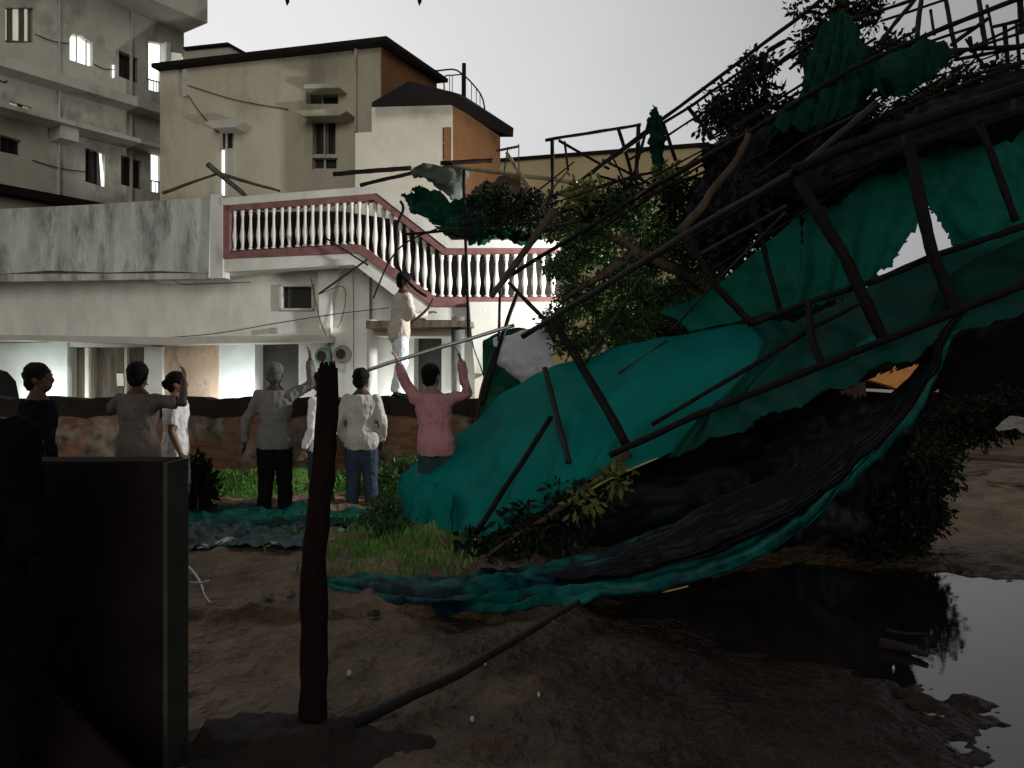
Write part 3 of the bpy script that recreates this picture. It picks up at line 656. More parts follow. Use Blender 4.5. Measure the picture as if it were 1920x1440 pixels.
# ------------------------------------------------------------ foliage
def leaves(blobs, n, size, droop=.3):
    c = np.array([b[:3] for b in blobs]); r = np.array([b[3] for b in blobs]); wgt = r**2; wgt = wgt/wgt.sum()
    idx = rng.choice(len(blobs), n, p=wgt); d = rng.normal(size=(n, 3)); d /= np.linalg.norm(d, axis=1)[:, None]
    # sub-clumps: snap many leaves to small twig centres
    nt_ = max(n//9, 1); tw = rng.normal(size=(nt_, 3)); tw /= np.linalg.norm(tw, axis=1)[:, None]
    ti = rng.choice(len(blobs), nt_, p=wgt); tp = c[ti]+tw*r[ti][:, None]*rng.uniform(.45, 1.05, nt_)[:, None]*np.array([1, 1, .8])
    k_ = rng.integers(0, nt_, n); pos = tp[k_]+d*size*rng.uniform(.2, 1.6, n)[:, None]
    ax = d+np.array([0, 0, -droop])+.6*rng.normal(size=(n, 3)); ax /= np.linalg.norm(ax, axis=1)[:, None]
    sd_ = np.cross(ax, rng.normal(size=(n, 3))); sd_ /= np.linalg.norm(sd_, axis=1)[:, None]
    up_ = np.cross(ax, sd_); L_ = size*rng.uniform(.6, 1.4, n)[:, None]; W_ = L_*.22
    P = np.stack([pos, pos+ax*L_*.5+sd_*W_+up_*L_*.06, pos+ax*L_, pos+ax*L_*.5-sd_*W_+up_*L_*.06], 1).reshape(-1, 3)
    mb = MB(); mb.v = [Vector(p) for p in P.tolist()]; mb.f = [(4*i, 4*i+1, 4*i+2) for i in range(n)]+[(4*i, 4*i+2, 4*i+3) for i in range(n)]
    return mb
def B(px, py, D, rpx): p = at(px, py, D); return (p.x, p.y, p.z, rpx/F*D)
def limb(pts, r0, r1, n=14, wob=.03):
    P = crn([at(*p) for p in pts], n)
    P = [p+Vector((fbm(p*3+Vector((1,0,0)),2)*wob, fbm(p*3,2)*wob, fbm(p*3+Vector((0,5,0)),2)*wob)) for p in P]
    return MB().tube(P, [r0+(r1-r0)*i/(n-1) for i in range(n)], 8)
# upright dark tree behind the frame
t1 = thing('tree', 'tall dark broken tree standing behind the frame at the upper right', 'tree', (4.3, 9.6, 0))
limb([(1610,1000,9.6),(1600,700,9.6),(1575,420,9.4),(1560,200,9.2),(1580,20,9.0),(1590,-60,9)], .17, .05, 20).build('trunk', M['bark'], t1, smooth=True)
limb([(1580,440,9.4),(1480,360,9.2),(1400,280,9.0),(1350,210,8.8)], .08, .02).build('branch', M['bark'], t1, smooth=True)
limb([(1570,300,9.3),(1680,210,9.2),(1790,140,9.0)], .07, .02).build('branch', M['bark'], t1, smooth=True)
limb([(1560,220,9.2),(1520,130,9.1),(1500,60,9.0)], .05, .015).build('branch', M['bark'], t1, smooth=True)
cb = [B(1390,190,8.9,60),B(1345,225,8.8,36),B(1420,130,8.9,34),B(1450,240,9,80),B(1390,300,8.8,60),B(1500,330,9.1,85),B(1560,250,9.2,90),B(1480,420,9,75),B(1640,330,9.4,85),B(1600,430,9.4,70),
      B(1560,50,9.0,50),B(1525,90,9.0,40),B(1610,20,9,45),B(1500,15,9.0,16),B(1700,230,9.2,70),B(1780,180,9.2,60),B(1850,170,9.3,60),B(1900,140,9.3,40),B(1740,330,9.4,70),B(1640,120,9.1,60),B(1690,90,9.1,30)]
cb += [B(1500,380,8.6,90),B(1400,370,8.6,70),B(1620,300,8.8,80),B(1700,330,8.8,70),B(1440,300,8.7,70)]
leaves(cb, 30000, .085, .5).build('crown', M['leaf_dk'], t1)
# fallen tree inside the frame
t2 = thing('fallen_tree', 'fallen leafy green tree lodged under the frame beside the stair', 'tree', gnd(1250, 960))
limb([(1430,620,8.2),(1330,540,8.2),(1200,470,8.3),(1090,420,8.5)], .08, .03).build('trunk', M['bark'], t2, smooth=True)
limb([(1271,436,7.2),(1330,370,7.1),(1369,315,7.0),(1403,250,6.9)], .04, .025).build('branch', M['bark'], t2, smooth=True)
limb([(1200,470,8.3),(1120,520,8.2),(1060,560,8.1)], .06, .015).build('branch', M['bark'], t2, smooth=True)
for i in range(16):
    cx = rt.uniform(960, 1420); cy = 400+rt.uniform(-60, 60)+(cx > 1100)*rt.uniform(0, 140); a = rt.uniform(-1.5, .9); L_ = rt.uniform(35, 90); D = rt.uniform(7.8, 8.5)
    limb([(cx,cy,D),(cx+math.cos(a)*L_*.5+rt.uniform(-10,10),cy+math.sin(a)*L_*.5+rt.uniform(-12,12),D),(cx+math.cos(a)*L_,cy+math.sin(a)*L_,D-.1)], .016, .005, 8).build('branch', M['bark'], t2, smooth=True)
cb = [B(1110,460,8.6,70),B(1180,520,8.5,75),B(1090,560,8.4,60),B(1240,460,8.5,80),B(1160,610,8.2,60),B(1250,570,8.3,70),B(1050,420,8.8,45),B(1180,400,8.7,60),B(1060,500,8.4,45),B(1100,640,8.0,45),B(1210,650,8.0,40),B(1320,520,8.4,70),B(1045,600,8.2,35),B(1060,650,8.0,28)]
cb = [(x, y, z, r*.85) for x, y, z, r in cb]
leaves(cb, 24000, .052, .3).build('crown', M['leaf'], t2)
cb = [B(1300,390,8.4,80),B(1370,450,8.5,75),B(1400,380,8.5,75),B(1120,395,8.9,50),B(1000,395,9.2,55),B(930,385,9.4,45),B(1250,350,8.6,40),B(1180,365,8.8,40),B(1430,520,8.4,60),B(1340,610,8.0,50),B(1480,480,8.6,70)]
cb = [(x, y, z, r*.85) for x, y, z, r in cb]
leaves(cb, 13000, .068, .4).build('crown', M['leaf_dk'], t2, label='foliage of the fallen tree with shade put into a darker leaf colour')  # shade of this part is put into the darker leaf colour
for b_q in (B(1262,340,8.5,30), B(1100,368,8.7,34)): leaves([b_q], 420, .08, .2).build('leaf_spray', M['leaf_lt'], t2, label='lime-coloured leaves')

# hanging leaves under the tarp and shrub at its left end
sp = thing('fallen_branch', 'wet leafy branch crushed under the teal net', 'branch', gnd(950, 1075))
limb([(1180,850,6.6),(1080,930,6.5),(980,1000,6.5),(900,1050,6.5)], .035, .01).build('stem', M['bark'], sp, smooth=True)
leaves([B(1000,1000,6.6,60),B(920,1040,6.7,45),B(1080,950,6.7,60),B(870,1055,6.9,28)], 1500, .10, .6).build('foliage', M['leaf_dk'], sp)
for b_q in (B(1150,905,6.4,18), B(1088,940,6.4,24)): leaves([b_q], 60, .09, .6).build('leaf_spray', M['leaf_lt'], sp, label='yellow-green wet leaves')
s2 = thing('shrub', 'low weeds at the left foot of the teal net', 'plant', gnd(720, 1040))
limb([(720,1060,7.2),(722,1010,7.2),(716,960,7.3)], .015, .006).build('stem', M['bark'], s2, smooth=True)
leaves([B(735,1010,7.4,38),B(760,1050,7.2,40),B(720,960,7.9,30),B(700,1060,7.0,24),B(800,1062,7.0,30)], 2200, .07, -.2).build('foliage', M['leaf'], s2)
s3 = thing('shrub', 'small dark bush beside the wall end at the left', 'plant', gnd(372, 975))
limb([(372,975,8.6),(370,900,8.7)], .015, .008).build('stem', M['bark'], s3, smooth=True)
leaves([B(372,900,8.8,26),B(374,940,8.8,26),B(366,870,8.9,18)], 1100, .08, 0).build('foliage', M['leaf_dk'], s3)
# tangle of leaves and weeds at the foot of the wall, right of the men
s4 = thing('shrub', 'weedy tangle against the wall between the pale-shirted man and the teal net', 'plant', gnd(740, 960))
limb([(740,965,9.1),(745,880,9.3)], .015, .008).build('stem', M['bark'], s4, smooth=True)
leaves([B(745,900,9.5,40),B(735,940,9.2,34),B(780,880,9.6,30)], 1500, .07, -.1).build('foliage', M['leaf'], s4)

s5 = thing('shrub', 'black brush clump added beside the puddle to make its reflected edge dark and ragged', 'plant', gnd(1700, 1045))  # brush added to give the puddle a ragged dark reflection
limb([(1700,1045,7.1),(1715,960,7.2),(1750,850,7.4)], .03, .01).build('stem', M['bark'], s5, smooth=True)
limb([(1700,1045,7.1),(1730,980,7.1),(1750,920,7.2)], .02, .006).build('stem', M['bark'], s5, smooth=True)
leaves([B(1705,960,7.2,62),B(1732,890,7.4,60),B(1690,1030,7.1,40),B(1735,970,7.2,34),B(1640,1040,7.0,40)], 5500, .07, .2).build('foliage', M['leaf_dk'], s5)
s6 = thing('shrub', 'dark far bush low behind the muddy ground at the right edge', 'plant', gnd(1850, 850))
limb([(1850,850,17),(1850,790,17)], .05, .02).build('stem', M['bark'], s6, smooth=True)
leaves([B(1770,810,17,50),B(1830,790,17,55),B(1890,775,17,50),B(1950,770,17,50),B(1745,850,15,36)], 6000, .14, .2).build('foliage', M['leaf_dk'], s6)
# ------------------------------------------------------------ collapsed frame
fm = thing('collapsed_frame', 'collapsed black lattice frame of rusty poles leaning down from the upper right', 'frame', gnd(1100, 1010))
POLES = [ # name, [(px,py,D)...], radius px at 1920 scale, material
 ('chord', [(1084,342,9.0),(1300,180,8.4),(1540,0,7.9),(1600,-40,7.8)], 4.2,'steel'), ('chord', [(1104,330,8.9),(1220,246,8.6),(1300,196,8.4),(1440,98,8.1)], 3.2,'steel'),
 ('chord', [(959,516,8.6),(1233,346,7.9),(1403,249,7.4),(1600,125,7.0),(1760,56,6.8),(1960,-22,6.6)], 5.2,'steel'),
 ('chord', [(980,631,7.6),(1192,499,7.0),(1327,415,6.7),(1500,318,6.4),(1646,192,6.2)], 7,'steel2'),
 ('chord', [(1490,322,6.4),(1583,278,6.2),(1700,235,6.0),(1960,152,5.8)], 13,'steel'), ('chord', [(1560,330,6.3),(1700,276,6.1),(1960,196,5.8)], 10,'steel'),
 ('chord', [(1300,484,6.8),(1395,432,6.6),(1476,386,6.5)], 4,'steel2'),
 ('brace', [(1098,680,7.5),(1205,516,7.2)], 4,'steel2'), ('brace', [(1254,624,7.4),(1348,523,7.0),(1473,398,6.7)], 3,'steel2'),
 ('post', [(1500,345,6.3),(1583,480,6.1),(1640,600,6.0),(1656,632,6.0)], 13,'steel'), ('post', [(1700,255,6.0),(1746,470,5.8),(1794,590,5.7)], 13,'steel'),
 ('post', [(1838,236,5.8),(1903,414,5.6)], 8,'steel'), ('post', [(1290,440,6.7),(1340,535,6.6),(1409,608,6.5)], 8,'steel'),
 ('post', [(1036,600,7.3),(1100,700,7.1),(1174,832,6.6)], 9,'steel'), ('post', [(1021,688,7.3),(1040,760,7.2),(1067,868,6.8)], 6,'steel2'),
 ('post', [(1400,330,7.0),(1440,500,6.8),(1463,590,6.7)], 6,'steel'), 
 ('brace', [(1033,782,7.2),(970,880,6.9),(890,1003,6.8)], 6,'steel'),
 ('lower_chord', [(1407,607,6.5),(1515,567,6.3),(1647,525,6.1),(1744,482,6.0),(1960,410,5.7)], 7,'steel'),
 ('lower_chord', [(1520,618,6.2),(1614,567,6.0)], 5,'steel'),
 ('lower_chord', [(1143,854,6.5),(1300,782,6.3),(1543,685,6.0),(1717,612,5.7),(1960,520,5.4)], 8,'steel'),
 ('lower_chord', [(1223,796,6.6),(1400,690,6.4),(1508,625,6.3)], 5,'steel'),
 ('brace', [(1515,567,6.3),(1522,640,6.1),(1543,686,6.0)], 8,'steel'),
 ('rail', [(1023,263,9.3),(1202,233,9.1)], 3.6,'steel'), ('upright', [(1036,261,9.3),(1036,370,9.3)], 4,'steel'), ('brace', [(1049,264,9.3),(1143,318,9.0)], 3,'steel'),
 ('upright', [(1159,240,9.1),(1188,336,8.9)], 4,'steel'), ('upright', [(1197,234,9.1),(1193,340,8.9)], 4.5,'steel'), ('upright', [(1243,232,8.7),(1267,300,8.6)], 4,'steel'),
 ('upright', [(1289,200,8.5),(1337,258,8.3)], 4.5,'steel'), ('brace', [(950,287,10),(1004,370,9.6)], 4,'bamboo'), ('brace', [(1120,330,8.9),(1230,360,8.6)], 3,'steel'),
 ('brace', [(1060,370,8.9),(1190,330,8.7),(1300,310,8.4)], 3,'steel'), ('brace', [(1130,300,8.9),(1240,355,8.5)], 3,'steel'),
 ('brace', [(955,531,8.6),(1021,600,8.0),(1040,640,7.8)], 4.5,'steel'), ('brace', [(972,545,8.6),(938,640,8.4),(905,760,8.3)], 4.5,'steel'), ('brace', [(938,535,8.6),(935,640,8.5)], 3,'steel'),
 ('brace', [(1647,82,7.0),(1715,0,7.4)], 4.5,'steel'), ('brace', [(1730,-20,7.4),(1718,72,6.9)], 5.5,'steel'), ('upright', [(1770,-20,7.4),(1794,112,6.8)], 4.5,'steel'),
 ('upright', [(1832,-20,7.4),(1848,92,6.8)], 5,'steel'), ('rail', [(1580,42,7.6),(1712,0,7.4)], 4,'steel'), ('rail', [(1762,98,6.9),(1960,84,6.8)], 5,'steel'),
 ('brace', [(1783,86,6.9),(1850,36,7.1)], 4.5,'steel'), ('rail', [(1862,50,7.2),(1912,37,7.2)], 4,'steel'), ('upright', [(1883,46,7.2),(1890,142,7.0)], 5,'steel'),
 ('rail', [(1790,114,6.9),(1960,80,6.9)], 4,'steel'), ('rail', [(1800,146,7.0),(1960,106,6.9)], 4,'steel'), ('upright', [(1873,116,7.0),(1878,150,7.0)], 4,'steel'),
 ('rail', [(1648,80,7.0),(1730,84,7.0),(1840,46,7.0)], 3.4,'steel'), ('brace', [(1440,95,8.2),(1470,78,8.0)], 5,'steel'), ('upright', [(1427,100,8.1),(1440,140,8.1)], 7,'steel'),
 ('brace', [(1456,120,8.0),(1500,88,7.9)], 3.5,'steel'), ('upright', [(1912,0,7.2),(1916,60,7.2)], 6,'steel'), ('upright', [(1818,70,6.9),(1822,100,6.9)], 4,'steel'),
 ('brace', [(1250,640,7.4),(1160,700,7.2)], 2.5,'steel2'), ('brace', [(1120,380,8.6),(960,420,9.0),(760,440,9.6)], 3.2,'steel'),
 ('rail', [(1030,370,9.0),(1120,340,8.9)], 3.5,'steel'), ('brace', [(1560,170,7.6),(1600,260,7.4)], 4,'steel'), ('brace', [(1640,200,6.3),(1500,270,6.9),(1420,330,7.2)], 5,'steel'),
]
for a_, b_, w_ in (((1180,300,8.4),(1575,48,7.9),2.6), ((1330,262,8.0),(1720,58,7.2),2.6), ((1405,300,7.6),(1960,22,6.7),3), ((1250,560,7.2),(1660,300,6.5),3), ((1100,560,7.9),(1486,334,6.9),3),
 ((1480,130,8.0),(1680,-30,7.6),3), ((1600,240,6.9),(1960,100,6.3),4), ((1060,470,8.4),(1330,300,7.9),2.4), ((1500,210,7.6),(1640,130,7.3),3), ((1650,40,7.5),(1960,-60,7.0),3),
 ((1130,420,8.5),(1420,215,8.1),2.2), ((1700,130,6.9),(1960,48,6.7),3.2), ((1560,60,7.8),(1600,150,7.6),3), ((1500,100,7.9),(1530,190,7.7),3.4), ((1380,130,8.2),(1410,200,8.1),3), ((1850,10,7.3),(1870,110,7.0),3), ((1905,40,7.2),(1912,140,7.0),3.4), ((1745,20,7.3),(1752,66,7.0),3)):
    POLES.append(('rail' if abs(b_[0]-a_[0]) > 100 else 'brace', [a_, b_], w_, 'steel'))
for i in range(24):
    u = rt.random(); cx = 1010+u*880+rt.gauss(0, 25); cy = 400-u*290+rt.gauss(0, 45); D = 8.8-u*1.3+rt.uniform(-.5, .5)
    if i % 2: a = -.55+rt.gauss(0, .16); L_ = rt.uniform(60, 170)
    elif i % 4: a = 1.15+rt.gauss(0, .25); L_ = rt.uniform(25, 60)
    else: a = rt.uniform(-1.4, .6); L_ = rt.uniform(30, 90)
    dx, dy = math.cos(a)*L_, math.sin(a)*L_
    POLES.append(('brace', [(cx-dx, cy-dy, D), (cx+dx, cy+dy, D-.2)], rt.uniform(1.6, 3.2), 'steel'))
for nm, pts, r_, m_ in POLES:
    if nm == 'lower_chord' or pts[0] == (1515,567,6.3): pts = [(a_, b_, c_-.34) for a_, b_, c_ in pts]
    elif nm == 'post' and r_ >= 8: pts = [(a_, b_, c_-.3) for a_, b_, c_ in pts]
    n = 4+6*len(pts); Q = [at(*p) for p in pts]; P = []
    for i in range(n):
        t_ = i/(n-1)*(len(Q)-1); k_ = min(int(t_), len(Q)-2); P.append(Q[k_].lerp(Q[k_+1], t_-k_))
    D = sum(p[2] for p in pts)/len(pts); rr = r_*.88/F*D
    P = [p+Vector((fbm(p*1.7,2)*.008, fbm(p*1.7+Vector((9,0,0)),2)*.008, fbm(p*1.7+Vector((0,9,0)),2)*.008)) for p in P]
    seg = 8
    MB().tube(P, [rr*(1+.16*fbm(p*9, 2)) for p in P], seg).build(nm, M[m_], fm, smooth=True)
# loose poles
def loose(nm, pts, r_, m_, lab, cat='pole', r1=None, n=18):
    P = crn([at(*p) for p in pts], n); r1 = r1 if r1 is not None else r_
    rad = [(r_+(r1-r_)*i/(n-1))*(1+.12*fbm(P[i]*7, 2)) for i in range(n)]
    P = [p+Vector((fbm(p*2,2)*.008, 0, fbm(p*2+Vector((0,9,0)),2)*.008)) for p in P]
    return MB().tube(P, rad, 9).build(nm, M[m_], smooth=True, label=lab, cat=cat)
loose('pole', [(690,694,8.27),(750,674,8.27),(865,640,8.27),(965,610,8.27)], .020, 'grey_metal', 'grey pole held up by the man in pink in front of the white wall')
loose('pole', [(869,318,9.6),(874,470,9.6),(880,640,9.6)], .020, 'steel', 'thin upright black pole in front of the lower balustrade')
loose('pole', [(626,326,12.0),(771,315,11.8)], .035, 'steel', 'weathered pole lying above the terrace handrail, upper of two')
loose('pole', [(676,347,11.6),(775,324,11.4)], .028, 'steel', 'black pole resting just above the terrace handrail, lower of two')
loose('pole', [(826,306,11.0),(924,301,11.0)], .032, 'steel', 'short dark pole in front of the orange wall')
loose('pole', [(850,312,11.0),(942,325,10.2),(1080,343,9.4)], .028, 'bamboo', 'yellowish bamboo pole crossing in front of the ochre building')
loose('branch', [(1039,394,8.2),(985,470,8.1),(921,558,8.1)], .045, 'bark', 'thick brown branch slanting down across the lower balustrade', 'branch', .03)
loose('branch', [(390,309,13.6),(450,358,13.4),(462,372,13.4)], .05, 'wood', 'thick stick leaning in front of the cream house, left of two', 'branch', .03)
loose('branch', [(404,322,13.8),(460,340,13.7),(525,358,13.6)], .035, 'wood', 'stick sloping to the right in front of the cream house', 'branch', .02)
loose('branch', [(305,362,13.7),(360,342,13.7),(412,324,13.7)], .03, 'wood', 'thin stick sloping up to the right above the stained parapet', 'branch', .02)
loose('rope', [(750,376,9.0),(756,392,9.0),(744,430,9.0),(748,500,9.0),(776,540,9.0),(800,556,9.0)], .016, 'steel', 'black rope hanging down over the sloping balustrade', 'rope')
loose('rope', [(700,560,9.6),(744,470,9.6),(830,425,9.4),(960,400,9)], .010, 'steel', 'thin black line slanting up across the stair balustrade', 'rope')
loose('rope', [(880,600,9.4),(888,650,9.4),(905,700,9.4),(915,740,9.4)], .007, 'steel', 'thin cord hanging beside the shiny column', 'rope')
loose('aerial', [(944,330,12),(952,276,12)], .012, 'steel', 'thin upright aerial rod beside the orange wall', 'aerial')
loose('aerial', [(930,283,12),(974,274,12)], .02, 'steel', 'dark crossbar of the aerial beside the orange wall', 'aerial')
loose('aerial', [(973,270,12),(974,360,12)], .008, 'steel', 'thinner upright aerial rod right of the crossbar', 'aerial')
loose('fallen_pole', [(x, y, F*(H-h)/(y-720)) for x, y, h in ((600,1381,.13),(780,1300,.15),(940,1216,.17),(1085,1128,.22))], .034, 'steel2', 'long wet wooden pole lying on the mud from the stump to the net', 'pole', .017, 30)
loose('stick', [(892,795,8.4),(906,720,8.4),(930,650,8.4)], .02, 'steel2', 'dark stick upright at the edge of the dark cloth panel', 'stick')

# ------------------------------------------------------------ nets and sheets
def sheet(name, rows, mat_, label, nu=60, nv=24, amp=.02, fsc=2.2, group='green nets of the collapsed frame', cat='net', fold=(0,0), parent=None, th=0.004, ragged=0):
    R_ = [crn([at(*p) for p in row], nu) for row in rows]
    colz = [crn([R_[j][i] for j in range(len(R_))], nv) for i in range(nu)]
    mb = MB(); off = Vector((random.random()*50, random.random()*50, 0))
    for i in range(nu):
        for j in range(nv):
            p = colz[i][j].copy()
            i0, i1, j0, j1 = max(i-1,0), min(i+1,nu-1), max(j-1,0), min(j+1,nv-1)
            nrm = (colz[i1][j]-colz[i0][j]).cross(colz[i][j1]-colz[i][j0])
            if nrm.length > 1e-9: nrm.normalize()
            u, v = i/(nu-1), j/(nv-1)
            d = amp*fbm(p+off, 4, fsc)*1.6
            if fold[0]: d += fold[1]*math.sin(fold[0]*u*6.283+3*fbm(p+off, 2, .9))*(0.3+.7*v)
            if len(fold) > 2: d += fold[3]*math.sin(fold[2]*v*6.283+2.5*fbm(p+off, 2, .8))
            p += nrm*d
            if ragged and (j in (0, nv-1) or i in (0, nu-1)): p += Vector((random.uniform(-1,1),0,random.uniform(-1,1)))*ragged
            mb.v.append(p)
    mb.f = [(i*nv+j, (i+1)*nv+j, (i+1)*nv+j+1, i*nv+j+1) for i in range(nu-1) for j in range(nv-1)]
    def sol(o): m = o.modifiers.new('s', 'SOLIDIFY'); m.thickness = th; m.offset = 0
    if parent: return mb.build(name, M[mat_], parent, smooth=True, mods=[sol], label=label)
    return mb.build(name, M[mat_], smooth=True, mods=[sol], label=label, cat=cat, group=group)
# main teal sheet
main = sheet('net', [
 [(742,990,8.2),(752,900,8.5),(800,850,8.5),(900,780,8.3),(960,728,8.2),(1040,690,8.0),(1200,640,7.7),(1370,612,7.4),(1500,600,7.0),(1700,505,6.5),(1960,415,6.0)],
 [(735,1010,8.1),(790,900,8.1),(850,880,8.0),(920,830,7.8),(990,780,7.6),(1080,740,7.4),(1220,690,7.1),(1400,640,6.9),(1560,610,6.6),(1720,545,6.2),(1960,465,5.8)],
 [(760,1020,7.9),(810,960,7.8),(880,930,7.5),(960,880,7.3),(1020,840,7.1),(1120,800,6.9),(1260,745,6.7),(1440,685,6.5),(1600,640,6.3),(1740,580,6.0),(1960,500,5.7)],
 [(800,1030,7.7),(830,1010,7.6),(870,985,7.3),(940,960,7.1),(1010,925,6.9),(1090,880,6.7),(1180,835,6.6),(1340,770,6.4),(1540,692,6.1),(1720,615,5.8),(1960,525,5.5)],
 [(842,1045,6.85),(852,1038,6.95),(885,1008,6.95),(950,1000,6.9),(1030,968,6.8),(1130,905,6.6),(1240,856,6.5),(1400,790,6.2),(1560,720,5.9),(1730,645,5.6),(1960,550,5.3)]],
 'tarp', 'big teal net sheet draped over the fallen frame down to the ground', 150, 50, .022, .9, fold=(8, .055))
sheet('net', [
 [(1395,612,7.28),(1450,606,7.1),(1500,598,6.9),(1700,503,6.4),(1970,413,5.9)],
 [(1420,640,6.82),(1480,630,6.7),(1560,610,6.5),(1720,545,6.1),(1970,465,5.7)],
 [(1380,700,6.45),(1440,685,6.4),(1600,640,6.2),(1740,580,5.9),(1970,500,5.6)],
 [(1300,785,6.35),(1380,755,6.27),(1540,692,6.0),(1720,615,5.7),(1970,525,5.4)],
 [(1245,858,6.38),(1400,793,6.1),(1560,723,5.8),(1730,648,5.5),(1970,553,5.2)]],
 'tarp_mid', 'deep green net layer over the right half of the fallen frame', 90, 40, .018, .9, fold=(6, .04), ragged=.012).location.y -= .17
P = crn([at(*p) for p in [(886,1006,7.05),(905,1007,7.0),(950,1000,6.88),(1030,968,6.76),(1130,905,6.57),(1240,856,6.46)]], 40)
MB().tube(P, [.006+.006*math.sin(i/39*3.14) for i in range(40)], 6).build('hem', M['hem'], main, smooth=True, label='yellow hem')
# left skirt touching the ground
sheet('net', [[(752,895,8.5),(742,930,8.6),(740,985,8.5),(738,1040,8.2)],[(775,890,8.2),(765,950,8.1),(760,1000,8.0),(762,1048,7.7)],[(810,905,7.9),(805,960,7.8),(800,1010,7.6),(805,1050,7.3)],[(850,930,7.6),(850,970,7.5),(852,1015,7.4),(850,1050,7.1)]],
 'tarp', 'teal skirt of net hanging in folds at the left end of the big sheet', 40, 40, .03, 2.5, fold=(0,0,3,.05))
# upper teal panels between the posts
sheet('net', [[(1508,395,7.1),(1560,360,7.0),(1640,322,6.9),(1705,292,6.8)],[(1500,470,7.1),(1570,440,7.0),(1640,410,6.9),(1735,385,6.8)],[(1478,585,7.1),(1550,568,7.0),(1610,545,6.9),(1662,500,6.8)]],
 'tarp_up', 'bright teal net panel between the two thick slanting posts', 70, 50, .02, 1.4, fold=(4,.03), ragged=.035)
sheet('net', [[(1700,292,6.7),(1780,268,6.6),(1870,238,6.5),(1960,212,6.4)],[(1738,380,6.7),(1800,350,6.6),(1880,330,6.5),(1960,310,6.4)],[(1792,462,6.6),(1850,450,6.5),(1900,432,6.4),(1960,415,6.3)]],
 'tarp_up', 'dull green net panel at the right edge of the picture', 40, 30, .05, 2, fold=(2,.03), ragged=.03)
sheet('net', [[(1235,585,7.7),(1330,545,7.4),(1420,470,7.2),(1500,402,7.0)],[(1270,600,7.6),(1350,570,7.4),(1430,530,7.2),(1500,500,7.0)],[(1290,620,7.5),(1380,605,7.3),(1440,590,7.1),(1490,575,7.0)]],
 'tarp_up', 'teal net panel sagging behind the short slanting post', 36, 24, .03, 2)
sheet('net', [[(1700,600,5.8),(1750,520,5.9),(1850,470,5.9),(1960,425,5.9)],[(1700,610,5.8),(1770,575,5.7),(1860,540,5.7),(1960,500,5.6)],[(1700,640,5.7),(1780,610,5.6),(1860,580,5.5),(1960,545,5.4)]],
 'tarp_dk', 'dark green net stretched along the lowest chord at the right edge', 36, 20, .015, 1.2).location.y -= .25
sheet('sheet', [[(1480,330,6.9),(1600,262,6.7),(1750,190,6.5),(1970,118,6.3)],[(1500,372,6.8),(1620,320,6.6),(1760,262,6.4),(1970,200,6.2)],[(1508,404,6.9),(1640,338,6.8),(1770,285,6.6),(1970,222,6.4)]],
 'navy', 'black sheet rolled along the heavy upper chord', 50, 24, .06, 2, cat='sheet', group=None, ragged=.03)
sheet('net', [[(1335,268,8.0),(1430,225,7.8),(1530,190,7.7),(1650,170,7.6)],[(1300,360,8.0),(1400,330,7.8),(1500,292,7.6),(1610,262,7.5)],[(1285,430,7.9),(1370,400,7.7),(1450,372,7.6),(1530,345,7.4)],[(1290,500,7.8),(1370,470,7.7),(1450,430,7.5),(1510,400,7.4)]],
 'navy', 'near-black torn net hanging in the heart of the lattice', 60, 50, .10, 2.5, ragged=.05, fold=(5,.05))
# dark green nets caught high in the frame
sheet('net', [[(1560,25,7.6),(1580,22,7.6),(1600,40,7.6)],[(1520,100,7.5),(1580,90,7.3),(1640,110,7.5)],[(1490,180,7.4),(1570,170,7.1),(1650,150,7.4)],[(1440,250,7.3),(1550,235,7.0),(1620,190,7.3)]],
 'tarp_dk', 'dark green net snagged in a peak at the top of the frame', 110, 60, .05, 2.0, fold=(7,.045), ragged=.02)
sheet('net', [[(1640,120,6.9),(1700,95,6.8),(1762,78,6.8),(1785,96,6.8)],[(1640,150,6.8),(1690,135,6.7),(1750,120,6.7),(1780,115,6.7)],[(1655,182,6.8),(1700,175,6.7),(1740,150,6.7),(1770,125,6.7)]],
 'tarp_dk', 'small green net scrap folded over the upper chord at the right', 70, 34, .04, 2.2, fold=(4,.035), ragged=.012)
sheet('net', [[(1225,200,8.5),(1240,215,8.5),(1250,240,8.5)],[(1215,240,8.5),(1235,262,8.5),(1248,262,8.5)],[(1222,310,8.5),(1232,315,8.5),(1240,330,8.5)]],
 'tarp_dk', 'torn dark green rag hanging from the frame above the ochre building', 20, 34, .05, 5, ragged=.03, fold=(3,.03))
# dark net heaps over the terrace right end
sheet('net', [[(752,362,10.6),(800,358,10.4),(870,372,10.2),(900,360,10)],[(770,395,10.4),(820,400,10.2),(890,400,10.0),(960,395,9.8)],[(830,430,10.2),(880,440,10.0),(940,440,9.8),(1010,440,9.6)],[(850,448,10.2),(900,452,10.0),(960,452,9.8),(1020,445,9.6)]],
 'tarp_dk', 'dark green net heaped over the handrail right of the sloping balustrade', 90, 50, .10, 3.5, ragged=.03, fold=(6,.04))
sheet('cloth', [[(900,345,10.6),(930,332,10.4),(970,345,10.3),(1010,385,10.2)],[(880,370,10.4),(930,365,10.1),(980,375,10.0),(1015,395,10.0)],[(870,400,10.4),(930,400,10.0),(980,402,10.0),(1020,405,10)]],
 'bark', 'brown crumpled cloth heaped in front of the ochre building', 30, 20, .08, 2.4, cat='cloth', group=None)
sheet('cloth', [[(770,318,11.2),(800,308,11.0),(850,308,11.0),(880,320,11)],[(778,330,11.1),(810,335,10.9),(850,340,10.9),(872,350,10.9)],[(800,345,11.1),(815,350,11),(845,372,10.9),(870,400,10.9)]],
 'rag', 'limp grey-green rag draped over the poles above the stair', 24, 24, .06, 3, cat='cloth', group=None, ragged=.02)
